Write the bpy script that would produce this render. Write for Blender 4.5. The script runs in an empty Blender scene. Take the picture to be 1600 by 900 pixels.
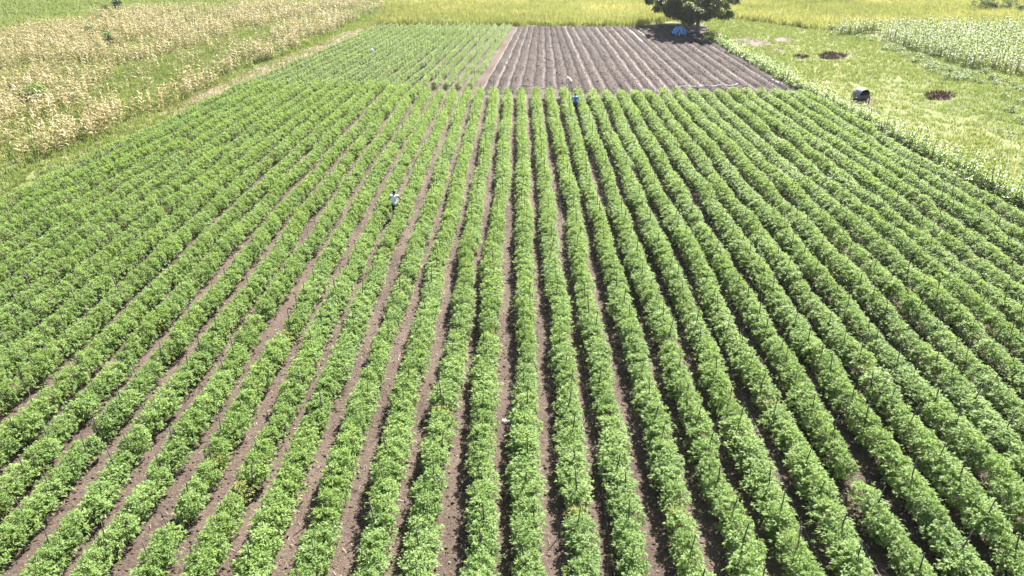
import bpy, math, random
import numpy as np
from mathutils import Vector, Matrix

SC = bpy.context.scene
COL = SC.collection
R = math.radians
rng = np.random.default_rng(7)
random.seed(7)

# ------------------------------------------------------------------ camera, sky, sun, exposure
CAM_H, PITCH, YAW, FPX = 15.9, 27.86, 0.57, 1067.0
cd = bpy.data.cameras.new('camera')
cam = bpy.data.objects.new('camera', cd)
COL.objects.link(cam)
cam.location = (0, 0, CAM_H)
cam.rotation_euler = (R(90 - PITCH), 0, R(YAW))
cd.sensor_width = 36.0
cd.lens = FPX / 1600 * 36
cd.clip_end = 6000
SC.camera = cam

SUN_EL, SUN_AZ = 45.0, 27.0          # azimuth measured from +Y (away from the camera) towards +X
w = bpy.data.worlds.new('World')
SC.world = w
w.use_nodes = True
nt = w.node_tree
bg = nt.nodes['Background']
sky = nt.nodes.new('ShaderNodeTexSky')
sky.sky_type = 'NISHITA'
sky.sun_disc = False
sky.sun_elevation = R(SUN_EL)
sky.sun_rotation = R(SUN_AZ)
sky.dust_density = 2.0
nt.links.new(sky.outputs[0], bg.inputs[0])
bg.inputs[1].default_value = 0.05
sl = bpy.data.lights.new('sun', 'SUN')
sl.energy = 5.0
sl.angle = R(0.53)
sl.color = (1.0, 0.955, 0.87)
sun = bpy.data.objects.new('sun', sl)
COL.objects.link(sun)
sv = Vector((math.sin(R(SUN_AZ)) * math.cos(R(SUN_EL)), math.cos(R(SUN_AZ)) * math.cos(R(SUN_EL)), math.sin(R(SUN_EL))))
sun.rotation_euler = sv.to_track_quat('Z', 'Y').to_euler()
SC.view_settings.view_transform = 'Standard'
SC.view_settings.look = 'None'
SC.view_settings.exposure = 2.32
SC.view_settings.gamma = 1.0
SC.cycles.max_bounces = 8
SC.cycles.transmission_bounces = 6
SC.cycles.transparent_max_bounces = 6
SC.cycles.use_denoising = True

# ------------------------------------------------------------------ helpers
CAMROT = Matrix.Rotation(R(YAW), 3, 'Z') @ Matrix.Rotation(R(90 - PITCH), 3, 'X')


def P(x, y, z=0.0):
    """the ground point (at height z) seen at photo pixel x, y (1600 x 900)"""
    d = CAMROT @ Vector(((x - 800) / FPX, -(y - 450) / FPX, -1))
    t = (z - CAM_H) / d.z
    return Vector((d.x * t, d.y * t, z))


CI = np.array(CAMROT.inverted())


def project(x, y, z):
    p = np.stack([x, y, np.full_like(x, z) - CAM_H], 0)
    c = CI @ p
    return 800 + FPX * c[0] / -c[2], 450 - FPX * c[1] / -c[2], -c[2]


def in_view(x, y, z=0.6, side=3.0):
    px, py, d = project(np.atleast_1d(np.asarray(x, float)), np.atleast_1d(np.asarray(y, float)), z)
    m = side * FPX / np.maximum(d, 1)
    return (d > 1) & (px > -m) & (px < 1600 + m) & (py < 900 + m * 0.8)


def poly(pts):
    return np.array([P(*p)[:2] for p in pts])


def inside(px, py, pg):
    n = len(pg)
    r = np.zeros(len(px), bool)
    j = n - 1
    for i in range(n):
        xi, yi = pg[i]
        xj, yj = pg[j]
        c = ((yi > py) != (yj > py)) & (px < (xj - xi) * (py - yi) / (yj - yi + 1e-12) + xi)
        r ^= c
        j = i
    return r


_lat = np.random.default_rng(3).random((256, 256))


def vnoise(x, y, s):
    x = np.asarray(x, float) / s + 1000.37
    y = np.asarray(y, float) / s + 1000.71
    i, j = np.floor(x).astype(int), np.floor(y).astype(int)
    fx, fy = x - i, y - j
    fx = fx * fx * (3 - 2 * fx)
    fy = fy * fy * (3 - 2 * fy)
    g = lambda a, b: _lat[a % 256, b % 256]
    return (g(i, j) * (1 - fx) + g(i + 1, j) * fx) * (1 - fy) + (g(i, j + 1) * (1 - fx) + g(i + 1, j + 1) * fx) * fy


def scatter(pg, dens):
    """random points in a polygon, dens per square metre"""
    lo, hi = pg.min(0), pg.max(0)
    n = int((hi[0] - lo[0]) * (hi[1] - lo[1]) * dens)
    x = rng.uniform(lo[0], hi[0], n)
    y = rng.uniform(lo[1], hi[1], n)
    k = inside(x, y, pg)
    k[k] = in_view(x[k], y[k], 0.5, 6.0)
    return x[k], y[k]


def np_mesh(name, V, F, mats, tint=None, mat_idx=None, smooth=False):
    """V n x 3, F m x k (all faces with the same number of corners) or a list of those arrays"""
    me = bpy.data.meshes.new(name)
    Fs = F if isinstance(F, list) else [F]
    Fs = [np.asarray(f, np.int32) for f in Fs if len(f)]
    V = np.asarray(V, np.float32)
    me.vertices.add(len(V))
    me.vertices.foreach_set('co', V.ravel())
    loops = np.concatenate([f.ravel() for f in Fs])
    sizes = np.concatenate([np.full(len(f), f.shape[1], np.int32) for f in Fs])
    starts = np.concatenate([[0], np.cumsum(sizes)[:-1]]).astype(np.int32)
    me.loops.add(len(loops))
    me.loops.foreach_set('vertex_index', loops)
    me.polygons.add(len(sizes))
    me.polygons.foreach_set('loop_start', starts)
    me.polygons.foreach_set('loop_total', sizes)
    for m in mats:
        me.materials.append(m)
    if mat_idx is not None:
        me.polygons.foreach_set('material_index', np.asarray(mat_idx, np.int32))
    if smooth:
        me.polygons.foreach_set('use_smooth', np.ones(len(sizes), bool))
    if tint is not None:
        a = me.attributes.new('tint', 'FLOAT', 'POINT')
        a.data.foreach_set('value', np.asarray(tint, np.float32))
    me.update(calc_edges=True)
    me.validate()
    return me


def link(name, me, parent=None, loc=None):
    o = bpy.data.objects.new(name, me)
    COL.objects.link(o)
    if parent is not None:
        o.parent = parent
    if loc is not None:
        o.location = loc
    return o


def tag(o, label=None, cat=None, group=None, kind=None):
    if label:
        o['label'] = label
    if cat:
        o['category'] = cat
    if group:
        o['group'] = group
    if kind:
        o['kind'] = kind
    return o


def empty(name, loc=(0, 0, 0), rz=0.0):
    o = bpy.data.objects.new(name, None)
    COL.objects.link(o)
    o.location = loc
    o.rotation_euler = (0, 0, rz)
    o.empty_display_size = 0.2
    return o


class Geo:
    """collects tubes, boxes, strips with a tint per point"""

    def __init__(s):
        s.V, s.Q, s.T, s.tint, s.n = [], [], [], [], 0

    def add(s, V, Q=(), T=(), tint=0.5):
        V = np.asarray(V, float).reshape(-1, 3)
        if len(Q):
            s.Q.append(np.asarray(Q, int) + s.n)
        if len(T):
            s.T.append(np.asarray(T, int) + s.n)
        s.V.append(V)
        s.tint.append(np.broadcast_to(np.asarray(tint, float), (len(V),)))
        s.n += len(V)

    def tube(s, pts, rad, n=6, tint=0.5, cap=True, flat=1.0):
        pts = [Vector(p) for p in pts]
        if not hasattr(rad, '__len__'):
            rad = [rad] * len(pts)
        ring = []
        u = None
        for i, p in enumerate(pts):
            d = (pts[min(i + 1, len(pts) - 1)] - pts[max(i - 1, 0)]).normalized()
            if u is None:
                u = d.orthogonal().normalized()
            u = (u - d * u.dot(d)).normalized()
            v = d.cross(u)
            for k in range(n):
                a = 2 * math.pi * k / n
                ring.append(p + (u * math.cos(a) + v * math.sin(a) * flat) * rad[i])
        Q, T = [], []
        for i in range(len(pts) - 1):
            for k in range(n):
                Q.append((i * n + k, i * n + (k + 1) % n, (i + 1) * n + (k + 1) % n, (i + 1) * n + k))
        if cap:
            ring += [pts[0], pts[-1]]
            a, b = len(ring) - 2, len(ring) - 1
            m = (len(pts) - 1) * n
            for k in range(n):
                T.append((a, (k + 1) % n, k))
                T.append((b, m + k, m + (k + 1) % n))
        s.add([tuple(p) for p in ring], Q, T, tint)

    def box(s, c, size, rz=0.0, tint=0.5, tilt=0.0):
        m = Matrix.Translation(c) @ Matrix.Rotation(rz, 4, 'Z') @ Matrix.Rotation(tilt, 4, 'X')
        x, y, z = (q / 2 for q in size)
        vs = [m @ Vector(p) for p in ((-x, -y, -z), (x, -y, -z), (x, y, -z), (-x, y, -z), (-x, -y, z), (x, -y, z), (x, y, z), (-x, y, z))]
        s.add([tuple(v) for v in vs], [(3, 2, 1, 0), (4, 5, 6, 7), (0, 1, 5, 4), (1, 2, 6, 5), (2, 3, 7, 6), (3, 0, 4, 7)], (), tint)

    def blob(s, c, r, seg=12, rings=8, tint=0.5, wob=0.0, rot=0.0):
        V = []
        for i in range(rings + 1):
            t = math.pi * i / rings
            for k in range(seg):
                a = 2 * math.pi * k / seg
                q = 1 + wob * math.sin(3 * a + 2 * t + c[0] * 7) * math.sin(t) + wob * 0.7 * math.sin(5 * a + c[1] * 5 + 3 * t)
                x, y, z = r[0] * math.sin(t) * math.cos(a) * q, r[1] * math.sin(t) * math.sin(a) * q, r[2] * math.cos(t) * q
                V.append((c[0] + x * math.cos(rot) - y * math.sin(rot), c[1] + x * math.sin(rot) + y * math.cos(rot), c[2] + z))
        Q = [(i * seg + k, (i + 1) * seg + k, (i + 1) * seg + (k + 1) % seg, i * seg + (k + 1) % seg) for i in range(rings) for k in range(seg)]
        s.add(V, Q, (), tint)

    def mesh(s, name, mats, smooth=False):
        F = []
        if s.Q:
            F.append(np.concatenate(s.Q))
        if s.T:
            F.append(np.concatenate(s.T))
        return np_mesh(name, np.concatenate(s.V), F, mats, np.concatenate(s.tint), smooth=smooth)


# ------------------------------------------------------------------ materials
def new_mat(name):
    m = bpy.data.materials.new(name)
    m.use_nodes = True
    t = m.node_tree
    return m, t, t.nodes['Principled BSDF'], t.nodes['Material Output']


def ramp(t, stops, fac=None):
    r = t.nodes.new('ShaderNodeValToRGB')
    e = r.color_ramp.elements
    while len(e) < len(stops):
        e.new(0.5)
    for k, (p, c) in zip(e, stops):
        k.position = p
        k.color = (*c, 1)
    if fac is not None:
        t.links.new(fac, r.inputs[0])
    return r


def math_node(t, op, a, b):
    n = t.nodes.new('ShaderNodeMath')
    n.operation = op
    for i, q in enumerate((a, b)):
        if isinstance(q, (int, float)):
            n.inputs[i].default_value = q
        else:
            t.links.new(q, n.inputs[i])
    return n.outputs[0]


def mix_col(t, fac, a, b, mode='MIX'):
    n = t.nodes.new('ShaderNodeMix')
    n.data_type = 'RGBA'
    n.blend_type = mode
    for sock, q in ((n.inputs['Factor'], fac), (n.inputs[6], a), (n.inputs[7], b)):
        if isinstance(q, (int, float)):
            sock.default_value = q
        elif isinstance(q, tuple):
            sock.default_value = (*q, 1)
        else:
            t.links.new(q, sock)
    return n.outputs[2]


def noise(t, scale, detail=4, rough=0.55, vec=None):
    n = t.nodes.new('ShaderNodeTexNoise')
    n.inputs['Scale'].default_value = scale
    n.inputs['Detail'].default_value = detail
    n.inputs['Roughness'].default_value = rough
    if vec is not None:
        t.links.new(vec, n.inputs['Vector'])
    return n.outputs[0]


def world_pos(t):
    return t.nodes.new('ShaderNodeNewGeometry').outputs['Position']


def attr(t, name='tint'):
    a = t.nodes.new('ShaderNodeAttribute')
    a.attribute_name = name
    return a.outputs['Fac']


def leaf_mat(name, stops, trans=0.35, rough=0.45, spec=0.5, patch=None, patch_scale=0.25, per_obj=0.25, trans_tint=(1.0, 1.0, 0.55), green_pull=0.35):
    """leaf: gloss + diffuse + light coming through; colour by the leaf's own tint, by its plant, and by patches of the field"""
    m, t, b, out = new_mat(name)
    f = attr(t)
    oi = t.nodes.new('ShaderNodeObjectInfo').outputs['Random']
    f = math_node(t, 'ADD', math_node(t, 'MULTIPLY', f, 1 - per_obj), math_node(t, 'MULTIPLY', oi, per_obj))
    c = ramp(t, stops, f).outputs[0]
    if patch:
        pn = noise(t, patch_scale, 3, 0.5, world_pos(t))
        pr = ramp(t, [(0.42, (0, 0, 0)), (0.66, (1, 1, 1))], pn).outputs[0]
        c = mix_col(t, math_node(t, 'MULTIPLY', pr, patch[1]), c, patch[0])
    t.links.new(c, b.inputs['Base Color'])
    b.inputs['Roughness'].default_value = rough
    b.inputs['Specular IOR Level'].default_value = spec
    if trans > 0:
        tr = t.nodes.new('ShaderNodeBsdfTranslucent')
        t.links.new(mix_col(t, 1.0, mix_col(t, green_pull, c, (0.55, 0.75, 0.2)), trans_tint, 'MULTIPLY'), tr.inputs[0])
        mx = t.nodes.new('ShaderNodeMixShader')
        mx.inputs[0].default_value = trans
        t.links.new(b.outputs[0], mx.inputs[1])
        t.links.new(tr.outputs[0], mx.inputs[2])
        t.links.new(mx.outputs[0], out.inputs[0])
    return m


def plain(name, col, rough=0.7, var=0.15, scale=6.0, metal=0.0, spec=0.5):
    m, t, b, out = new_mat(name)
    tc = t.nodes.new('ShaderNodeTexCoord').outputs['Object']
    n = noise(t, scale, 4, 0.6, tc)
    lo = tuple(q * (1 - var) for q in col)
    hi = tuple(min(1, q * (1 + var)) for q in col)
    t.links.new(ramp(t, [(0.3, lo), (0.7, hi)], n).outputs[0], b.inputs['Base Color'])
    b.inputs['Roughness'].default_value = rough
    b.inputs['Metallic'].default_value = metal
    b.inputs['Specular IOR Level'].default_value = spec
    return m


def soil_mat(name, dark, mid, light, bump=0.5, fine=9.0, use_attr=False, pale=(0.3, 0.27, 0.27)):
    m, t, b, out = new_mat(name)
    wp = world_pos(t)
    big = noise(t, 0.22, 4, 0.55, wp)
    n2 = noise(t, fine, 6, 0.65, wp)
    f = math_node(t, 'ADD', math_node(t, 'MULTIPLY', big, 0.45), math_node(t, 'MULTIPLY', n2, 0.55))
    c = ramp(t, [(0.33, dark), (0.5, mid), (0.68, light)], f).outputs[0]
    n3 = noise(t, 28, 2, 0.5, wp)
    c = mix_col(t, ramp(t, [(0.62, (0, 0, 0)), (0.72, (1, 1, 1))], n3).outputs[0], c, tuple(min(1, q * 1.6) for q in light))
    if use_attr:
        c = mix_col(t, attr(t), c, pale)
    t.links.new(c, b.inputs['Base Color'])
    b.inputs['Roughness'].default_value = 0.95
    b.inputs['Specular IOR Level'].default_value = 0.2
    bp = t.nodes.new('ShaderNodeBump')
    bp.inputs['Strength'].default_value = bump
    bp.inputs['Distance'].default_value = 0.08
    t.links.new(math_node(t, 'ADD', n2, math_node(t, 'MULTIPLY', n3, 0.4)), bp.inputs['Height'])
    t.links.new(bp.outputs[0], b.inputs['Normal'])
    return m


M = {}
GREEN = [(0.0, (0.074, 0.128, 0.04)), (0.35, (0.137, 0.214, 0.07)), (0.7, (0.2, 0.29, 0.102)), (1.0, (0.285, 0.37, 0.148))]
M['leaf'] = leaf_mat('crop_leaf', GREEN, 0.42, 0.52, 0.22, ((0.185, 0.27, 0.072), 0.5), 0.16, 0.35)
M['leaf_wilt'] = leaf_mat('yellowing_leaf', [(0.0, (0.1, 0.135, 0.04)), (0.5, (0.18, 0.21, 0.065)), (1.0, (0.27, 0.28, 0.1))], 0.38, 0.6, 0.25)
M['leaf_rear_hazed'] = leaf_mat('rear_leaf_hazed', [(0.0, (0.085, 0.14, 0.05)), (0.4, (0.15, 0.222, 0.085)), (0.75, (0.21, 0.29, 0.12)), (1.0, (0.28, 0.36, 0.16))], 0.38, 0.5, 0.35, ((0.18, 0.25, 0.08), 0.45), 0.12)  # paler, bluer green, mostly distance haze put into the leaf colour
M['maize'] = leaf_mat('maize_leaf', [(0.0, (0.075, 0.125, 0.035)), (0.5, (0.15, 0.215, 0.065)), (1.0, (0.27, 0.33, 0.13))], 0.42, 0.42, 0.45)
M['maize_dry'] = leaf_mat('dry_maize_leaf', [(0.0, (0.13, 0.17, 0.05)), (0.25, (0.26, 0.2, 0.09)), (0.6, (0.45, 0.375, 0.2)), (1.0, (0.65, 0.57, 0.37))], 0.35, 0.55, 0.4, None, 0.2, 0.15, (1.0, 0.97, 0.8), 0.06)
M['maize_block'] = leaf_mat('maize_field_leaf', [(0.0, (0.055, 0.095, 0.025)), (0.5, (0.11, 0.155, 0.045)), (1.0, (0.2, 0.235, 0.085))], 0.36, 0.5, 0.3, ((0.2, 0.2, 0.06), 0.5), 0.15)
M['grass'] = leaf_mat('grass_blade', [(0.0, (0.09, 0.135, 0.04)), (0.45, (0.155, 0.198, 0.062)), (0.75, (0.185, 0.208, 0.077)), (1.0, (0.22, 0.215, 0.1))], 0.34, 0.6, 0.3, ((0.165, 0.2, 0.07), 0.6), 0.09, 0.0, (1.0, 0.97, 0.65), 0.2)
M['weeds'] = leaf_mat('weed_leaf', [(0.0, (0.05, 0.09, 0.035)), (0.5, (0.1, 0.16, 0.06)), (1.0, (0.17, 0.23, 0.09))], 0.3, 0.5, 0.4, None, 0.1, 0.0)
M['yellow'] = leaf_mat('ripening_leaf', [(0.0, (0.125, 0.14, 0.05)), (0.4, (0.22, 0.222, 0.085)), (0.75, (0.31, 0.295, 0.125)), (1.0, (0.46, 0.42, 0.24))], 0.42, 0.6, 0.3, ((0.2, 0.225, 0.085), 0.6), 0.05, 0.0, (1.0, 0.95, 0.65), 0.15)
M['tree_leaf'] = leaf_mat('tree_leaf', [(0.0, (0.03, 0.04, 0.02)), (0.5, (0.06, 0.075, 0.036)), (1.0, (0.12, 0.14, 0.07))], 0.25, 0.5, 0.4, None, 0.1, 0.0)
M['brown_grass'] = leaf_mat('burnt_stubble', [(0.0, (0.04, 0.022, 0.016)), (0.6, (0.085, 0.05, 0.034)), (1.0, (0.15, 0.095, 0.06))], 0.15, 0.8, 0.2, None, 0.1, 0.0, (1.0, 0.9, 0.8), 0.0)
M['straw'] = leaf_mat('straw', [(0.0, (0.14, 0.1, 0.06)), (0.5, (0.23, 0.18, 0.11)), (1.0, (0.4, 0.34, 0.24))], 0.1, 0.7, 0.3, None, 0.1, 0.0, (1.0, 0.95, 0.8), 0.0)
M['bark'] = plain('bark', (0.14, 0.115, 0.09), 0.9, 0.45, 5)
M['stake'] = plain('stake_wood', (0.065, 0.053, 0.044), 0.85, 0.35, 9)
M['stem'] = plain('stem', (0.12, 0.14, 0.05), 0.7, 0.3, 9)
M['soil'] = soil_mat('crop_soil', (0.034, 0.025, 0.0205), (0.072, 0.053, 0.0435), (0.118, 0.09, 0.074), 0.9)
M['plough'] = soil_mat('ploughed_soil', (0.02, 0.015, 0.013), (0.043, 0.0325, 0.028), (0.08, 0.063, 0.054), 1.0, 6.0, True, (0.15, 0.125, 0.123))
M['path'] = soil_mat('path_soil', (0.07, 0.053, 0.05), (0.115, 0.087, 0.08), (0.16, 0.125, 0.105), 0.4)
M['bare'] = soil_mat('bare_patch_soil', (0.03, 0.018, 0.015), (0.055, 0.034, 0.028), (0.1, 0.07, 0.05), 0.5)
M['clod'] = soil_mat('clod_soil', (0.04, 0.03, 0.027), (0.075, 0.058, 0.052), (0.12, 0.095, 0.085), 0.4)


def ground_material():
    m, t, b, out = new_mat('meadow_ground')
    wp = world_pos(t)
    big = noise(t, 0.05, 4, 0.6, wp)
    mid = noise(t, 0.6, 5, 0.65, wp)
    f = math_node(t, 'ADD', math_node(t, 'MULTIPLY', big, 0.55), math_node(t, 'MULTIPLY', mid, 0.45))
    c = ramp(t, [(0.34, (0.07, 0.09, 0.03)), (0.48, (0.12, 0.135, 0.05)), (0.58, (0.17, 0.16, 0.075)), (0.7, (0.22, 0.18, 0.11))], f).outputs[0]
    t.links.new(c, b.inputs['Base Color'])
    b.inputs['Roughness'].default_value = 0.95
    b.inputs['Specular IOR Level'].default_value = 0.1
    bp = t.nodes.new('ShaderNodeBump')
    bp.inputs['Strength'].default_value = 0.7
    bp.inputs['Distance'].default_value = 0.2
    t.links.new(mid, bp.inputs['Height'])
    t.links.new(bp.outputs[0], b.inputs['Normal'])
    return m


M['ground'] = ground_material()


# ------------------------------------------------------------------ field layout
PITCH_ROW, ROW0 = 1.455, 0.33


def warp(x0, y):
    """the crop lines run straight away from the camera, but those on the left bend in towards the far end"""
    x0 = np.asarray(x0, float)
    y = np.asarray(y, float)
    left = np.maximum(0, -x0 - 5)
    s1 = 0.0022 * left
    s2 = np.clip((8 - x0) / 12, 0, 1) * 0.07 + 0.0016 * left
    a = np.clip(y - 40, 0, 35)
    return x0 + s1 * a * a / (a + 6) + s2 * np.maximum(0, y - 75)


def strip_sheet(name, x0s, y0, y1, ny, mat, z, zf=None, tint=None):
    ys = np.linspace(y0, y1, ny)
    X0, Y = np.meshgrid(x0s, ys)
    X = warp(X0, Y)
    Z = np.full_like(X, z) if zf is None else zf(X0, Y)
    V = np.stack([X.ravel(), Y.ravel(), Z.ravel()], 1)
    nx = len(x0s)
    i, j = np.meshgrid(np.arange(nx - 1), np.arange(ny - 1))
    a = (j * nx + i).ravel()
    F = np.stack([a, a + 1, a + nx + 1, a + nx], 1)
    me = np_mesh(name, V, F, [mat], None if tint is None else tint(X0, Y).ravel(), smooth=True)
    return tag(link(name, me), kind='structure')


def poly_sheet(name, pg, z, mat, jitter=0.0):
    import mathutils
    pts = []
    n = len(pg)
    for i in range(n):
        a, b = np.array(pg[i]), np.array(pg[(i + 1) % n])
        k = max(1, int(np.linalg.norm(b - a) / 0.8))
        for q in range(k):
            p = a + (b - a) * q / k
            if jitter:
                p = p + rng.normal(0, jitter, 2)
            pts.append((p[0], p[1]))
    tris = mathutils.geometry.tessellate_polygon([[Vector((x, y, 0)) for x, y in pts]])
    me = np_mesh(name, [(x, y, z) for x, y in pts], np.array(tris), [mat])
    me.flip_normals() if me.polygons[0].normal.z < 0 else None
    return tag(link(name, me), kind='structure')


# the ground: one sheet to the horizon
G = 1500
gm = np_mesh('ground', [(-G, -G, -0.02), (G, -G, -0.02), (G, G, -0.02), (-G, G, -0.02)], np.array([[0, 1, 2, 3]]), [M['ground']])
tag(link('ground', gm), kind='structure')

# soil of the planted field (slightly raised under each row) and of the rear plot
row_bump = lambda X0, Y: 0.01 + 0.05 * (1 + np.cos(2 * np.pi * (X0 - ROW0) / PITCH_ROW)) * 0.5 + 0.05 * (vnoise(X0, Y, 0.5) - 0.5) + 0.03 * (vnoise(X0 + 40, Y, 0.17) - 0.5) + 0.02 - np.where((X0 > -4.25) & (Y > 74.4), 0.12, 0.0)
strip_sheet('crop_field_soil', np.arange(-33.4, 31.3, 0.18), 4, 76.4, 360, M['soil'], 0, row_bump)
strip_sheet('rear_plot_soil', np.arange(-33.2, -3.7, 0.25), 76.4, 130.5, 140, M['soil'], 0, row_bump)

# ploughed plot: ridges and furrows; silt has settled pale in some furrow bottoms
FUR, FUR0 = 1.38, -4.2
fr_pale = np.random.default_rng(5).random(80) ** 0.8


def plough_z(X0, Y):
    w_ = 0.22 * (vnoise(Y, X0 * 0.3, 3.0) - 0.5)
    ph = (X0 - FUR0 + w_) / FUR
    c = 0.5 - 0.5 * np.cos(2 * np.pi * ph)
    r = np.clip((c - 0.22) / 0.6, 0, 1)
    r = r * r * (3 - 2 * r)
    clod = (vnoise(X0, Y, 0.2) - 0.5) * 0.12 + (vnoise(X0 + 9, Y, 0.45) - 0.5) * 0.11
    r = r * np.clip((Y - 74.2) / 0.9, 0.1, 1) * np.clip((131.5 - Y) / 1.2, 0, 1)
    return 0.03 + 0.2 * r + clod * (0.25 + 0.75 * r)


def plough_tint(X0, Y):
    w_ = 0.22 * (vnoise(Y, X0 * 0.3, 3.0) - 0.5)
    ph = (X0 - FUR0 + w_) / FUR
    k = np.round(ph).astype(int)
    d = np.abs(ph - k)
    n = vnoise(X0 * 0.2 + k * 3.1, Y, 6.0)
    return np.clip(1.3 - d / 0.13, 0, 1) * np.clip(fr_pale[k % 80] * 0.95 + 0.5 * (n - 0.5), 0, 0.95)


strip_sheet('ploughed_field', np.arange(-4.2, 30.6, 0.09), 74.2, 131.5, 440, M['plough'], 0, plough_z, plough_tint)

# dirt path on the left edge, bare and dry ground
left_edge = lambda ys, dx: np.stack([warp(np.full_like(ys, -32.7), ys) - dx, ys], 1)
ys = np.linspace(30, 131, 40)
pa = np.concatenate([left_edge(ys, -0.3), left_edge(ys[::-1], 1.3)])
poly_sheet('dirt_path', pa, 0.004, M['path'], 0.12)
ys2 = np.linspace(66, 128, 24)
poly_sheet('dry_verge', np.concatenate([left_edge(ys2, 1.4), left_edge(ys2[::-1], 4.4)]), 0.0, plain('dry_verge', (0.125, 0.09, 0.06), 0.95, 0.25, 1.2), 0.3)
SPOTS = [(1300, 88, 26, 6, 1), (1252, 89, 13, 3, 1), (1468, 150, 25, 7, 1), (1412, 128, 16, 3, 2), (1170, 66, 34, 9, 3), (1210, 80, 16, 4, 3), (1465, 180, 45, 5, 2), (1570, 222, 50, 6, 2), (1352, 160, 22, 6, 3), (1225, 62, 20, 4, 3)]
SPOT_W = []
for (px, py, rx, ry, k) in SPOTS:
    pts = []
    for q in range(18):
        a = 2 * math.pi * q / 18
        rr = 0.75 + 0.35 * random.random()
        sk = 0.45 if k == 2 else 0.0
        pts.append(P(px + rx * rr * math.cos(a), py + ry * rr * math.sin(a) + sk * rx * rr * math.cos(a))[:2])
    pts = np.array(pts)
    SPOT_W.append((pts, k))
    if k == 2:
        continue
    poly_sheet('bare_patch', pts, 0.008, M['bare'] if k == 1 else M['path'] if k == 3 else M['soil'], 0.15)
# dark trodden earth under the trees
poly_sheet('shaded_yard', poly([(985, 40), (1040, 38), (1098, 38), (1118, 50), (1122, 62), (1112, 60), (1080, 47), (1000, 44)]), 0.012, M['soil'], 0.25)


# ------------------------------------------------------------------ crop plants
def leaves(B, D, N, L, W, fold=0.35, tips=None):
    """lance leaves: base B, direction D, normal N, length L, width W -> verts (n*5), tris (n*4)"""
    S = np.cross(D, N)
    S /= np.linalg.norm(S, axis=1, keepdims=True) + 1e-9
    N = np.cross(S, D)
    L = L[:, None]
    W = W[:, None]
    droop = -0.16 * L * np.array([[0, 0, 1.0]])
    b = B
    mid = B + D * L * 0.5 + N * W * -fold * 0.3
    l = B + D * L * 0.42 + S * W * 0.5 + N * W * fold * 0.5
    r = B + D * L * 0.42 - S * W * 0.5 + N * W * fold * 0.5
    tip = B + D * L + droop
    V = np.stack([b, l, tip, r, mid], 1).reshape(-1, 3)
    k = np.arange(len(B))[:, None] * 5
    T = np.concatenate([k + [0, 4, 1], k + [4, 2, 1], k + [0, 3, 4], k + [3, 2, 4]])
    return V, T


def unit(v):
    return v / (np.linalg.norm(v, axis=-1, keepdims=True) + 1e-9)


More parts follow.
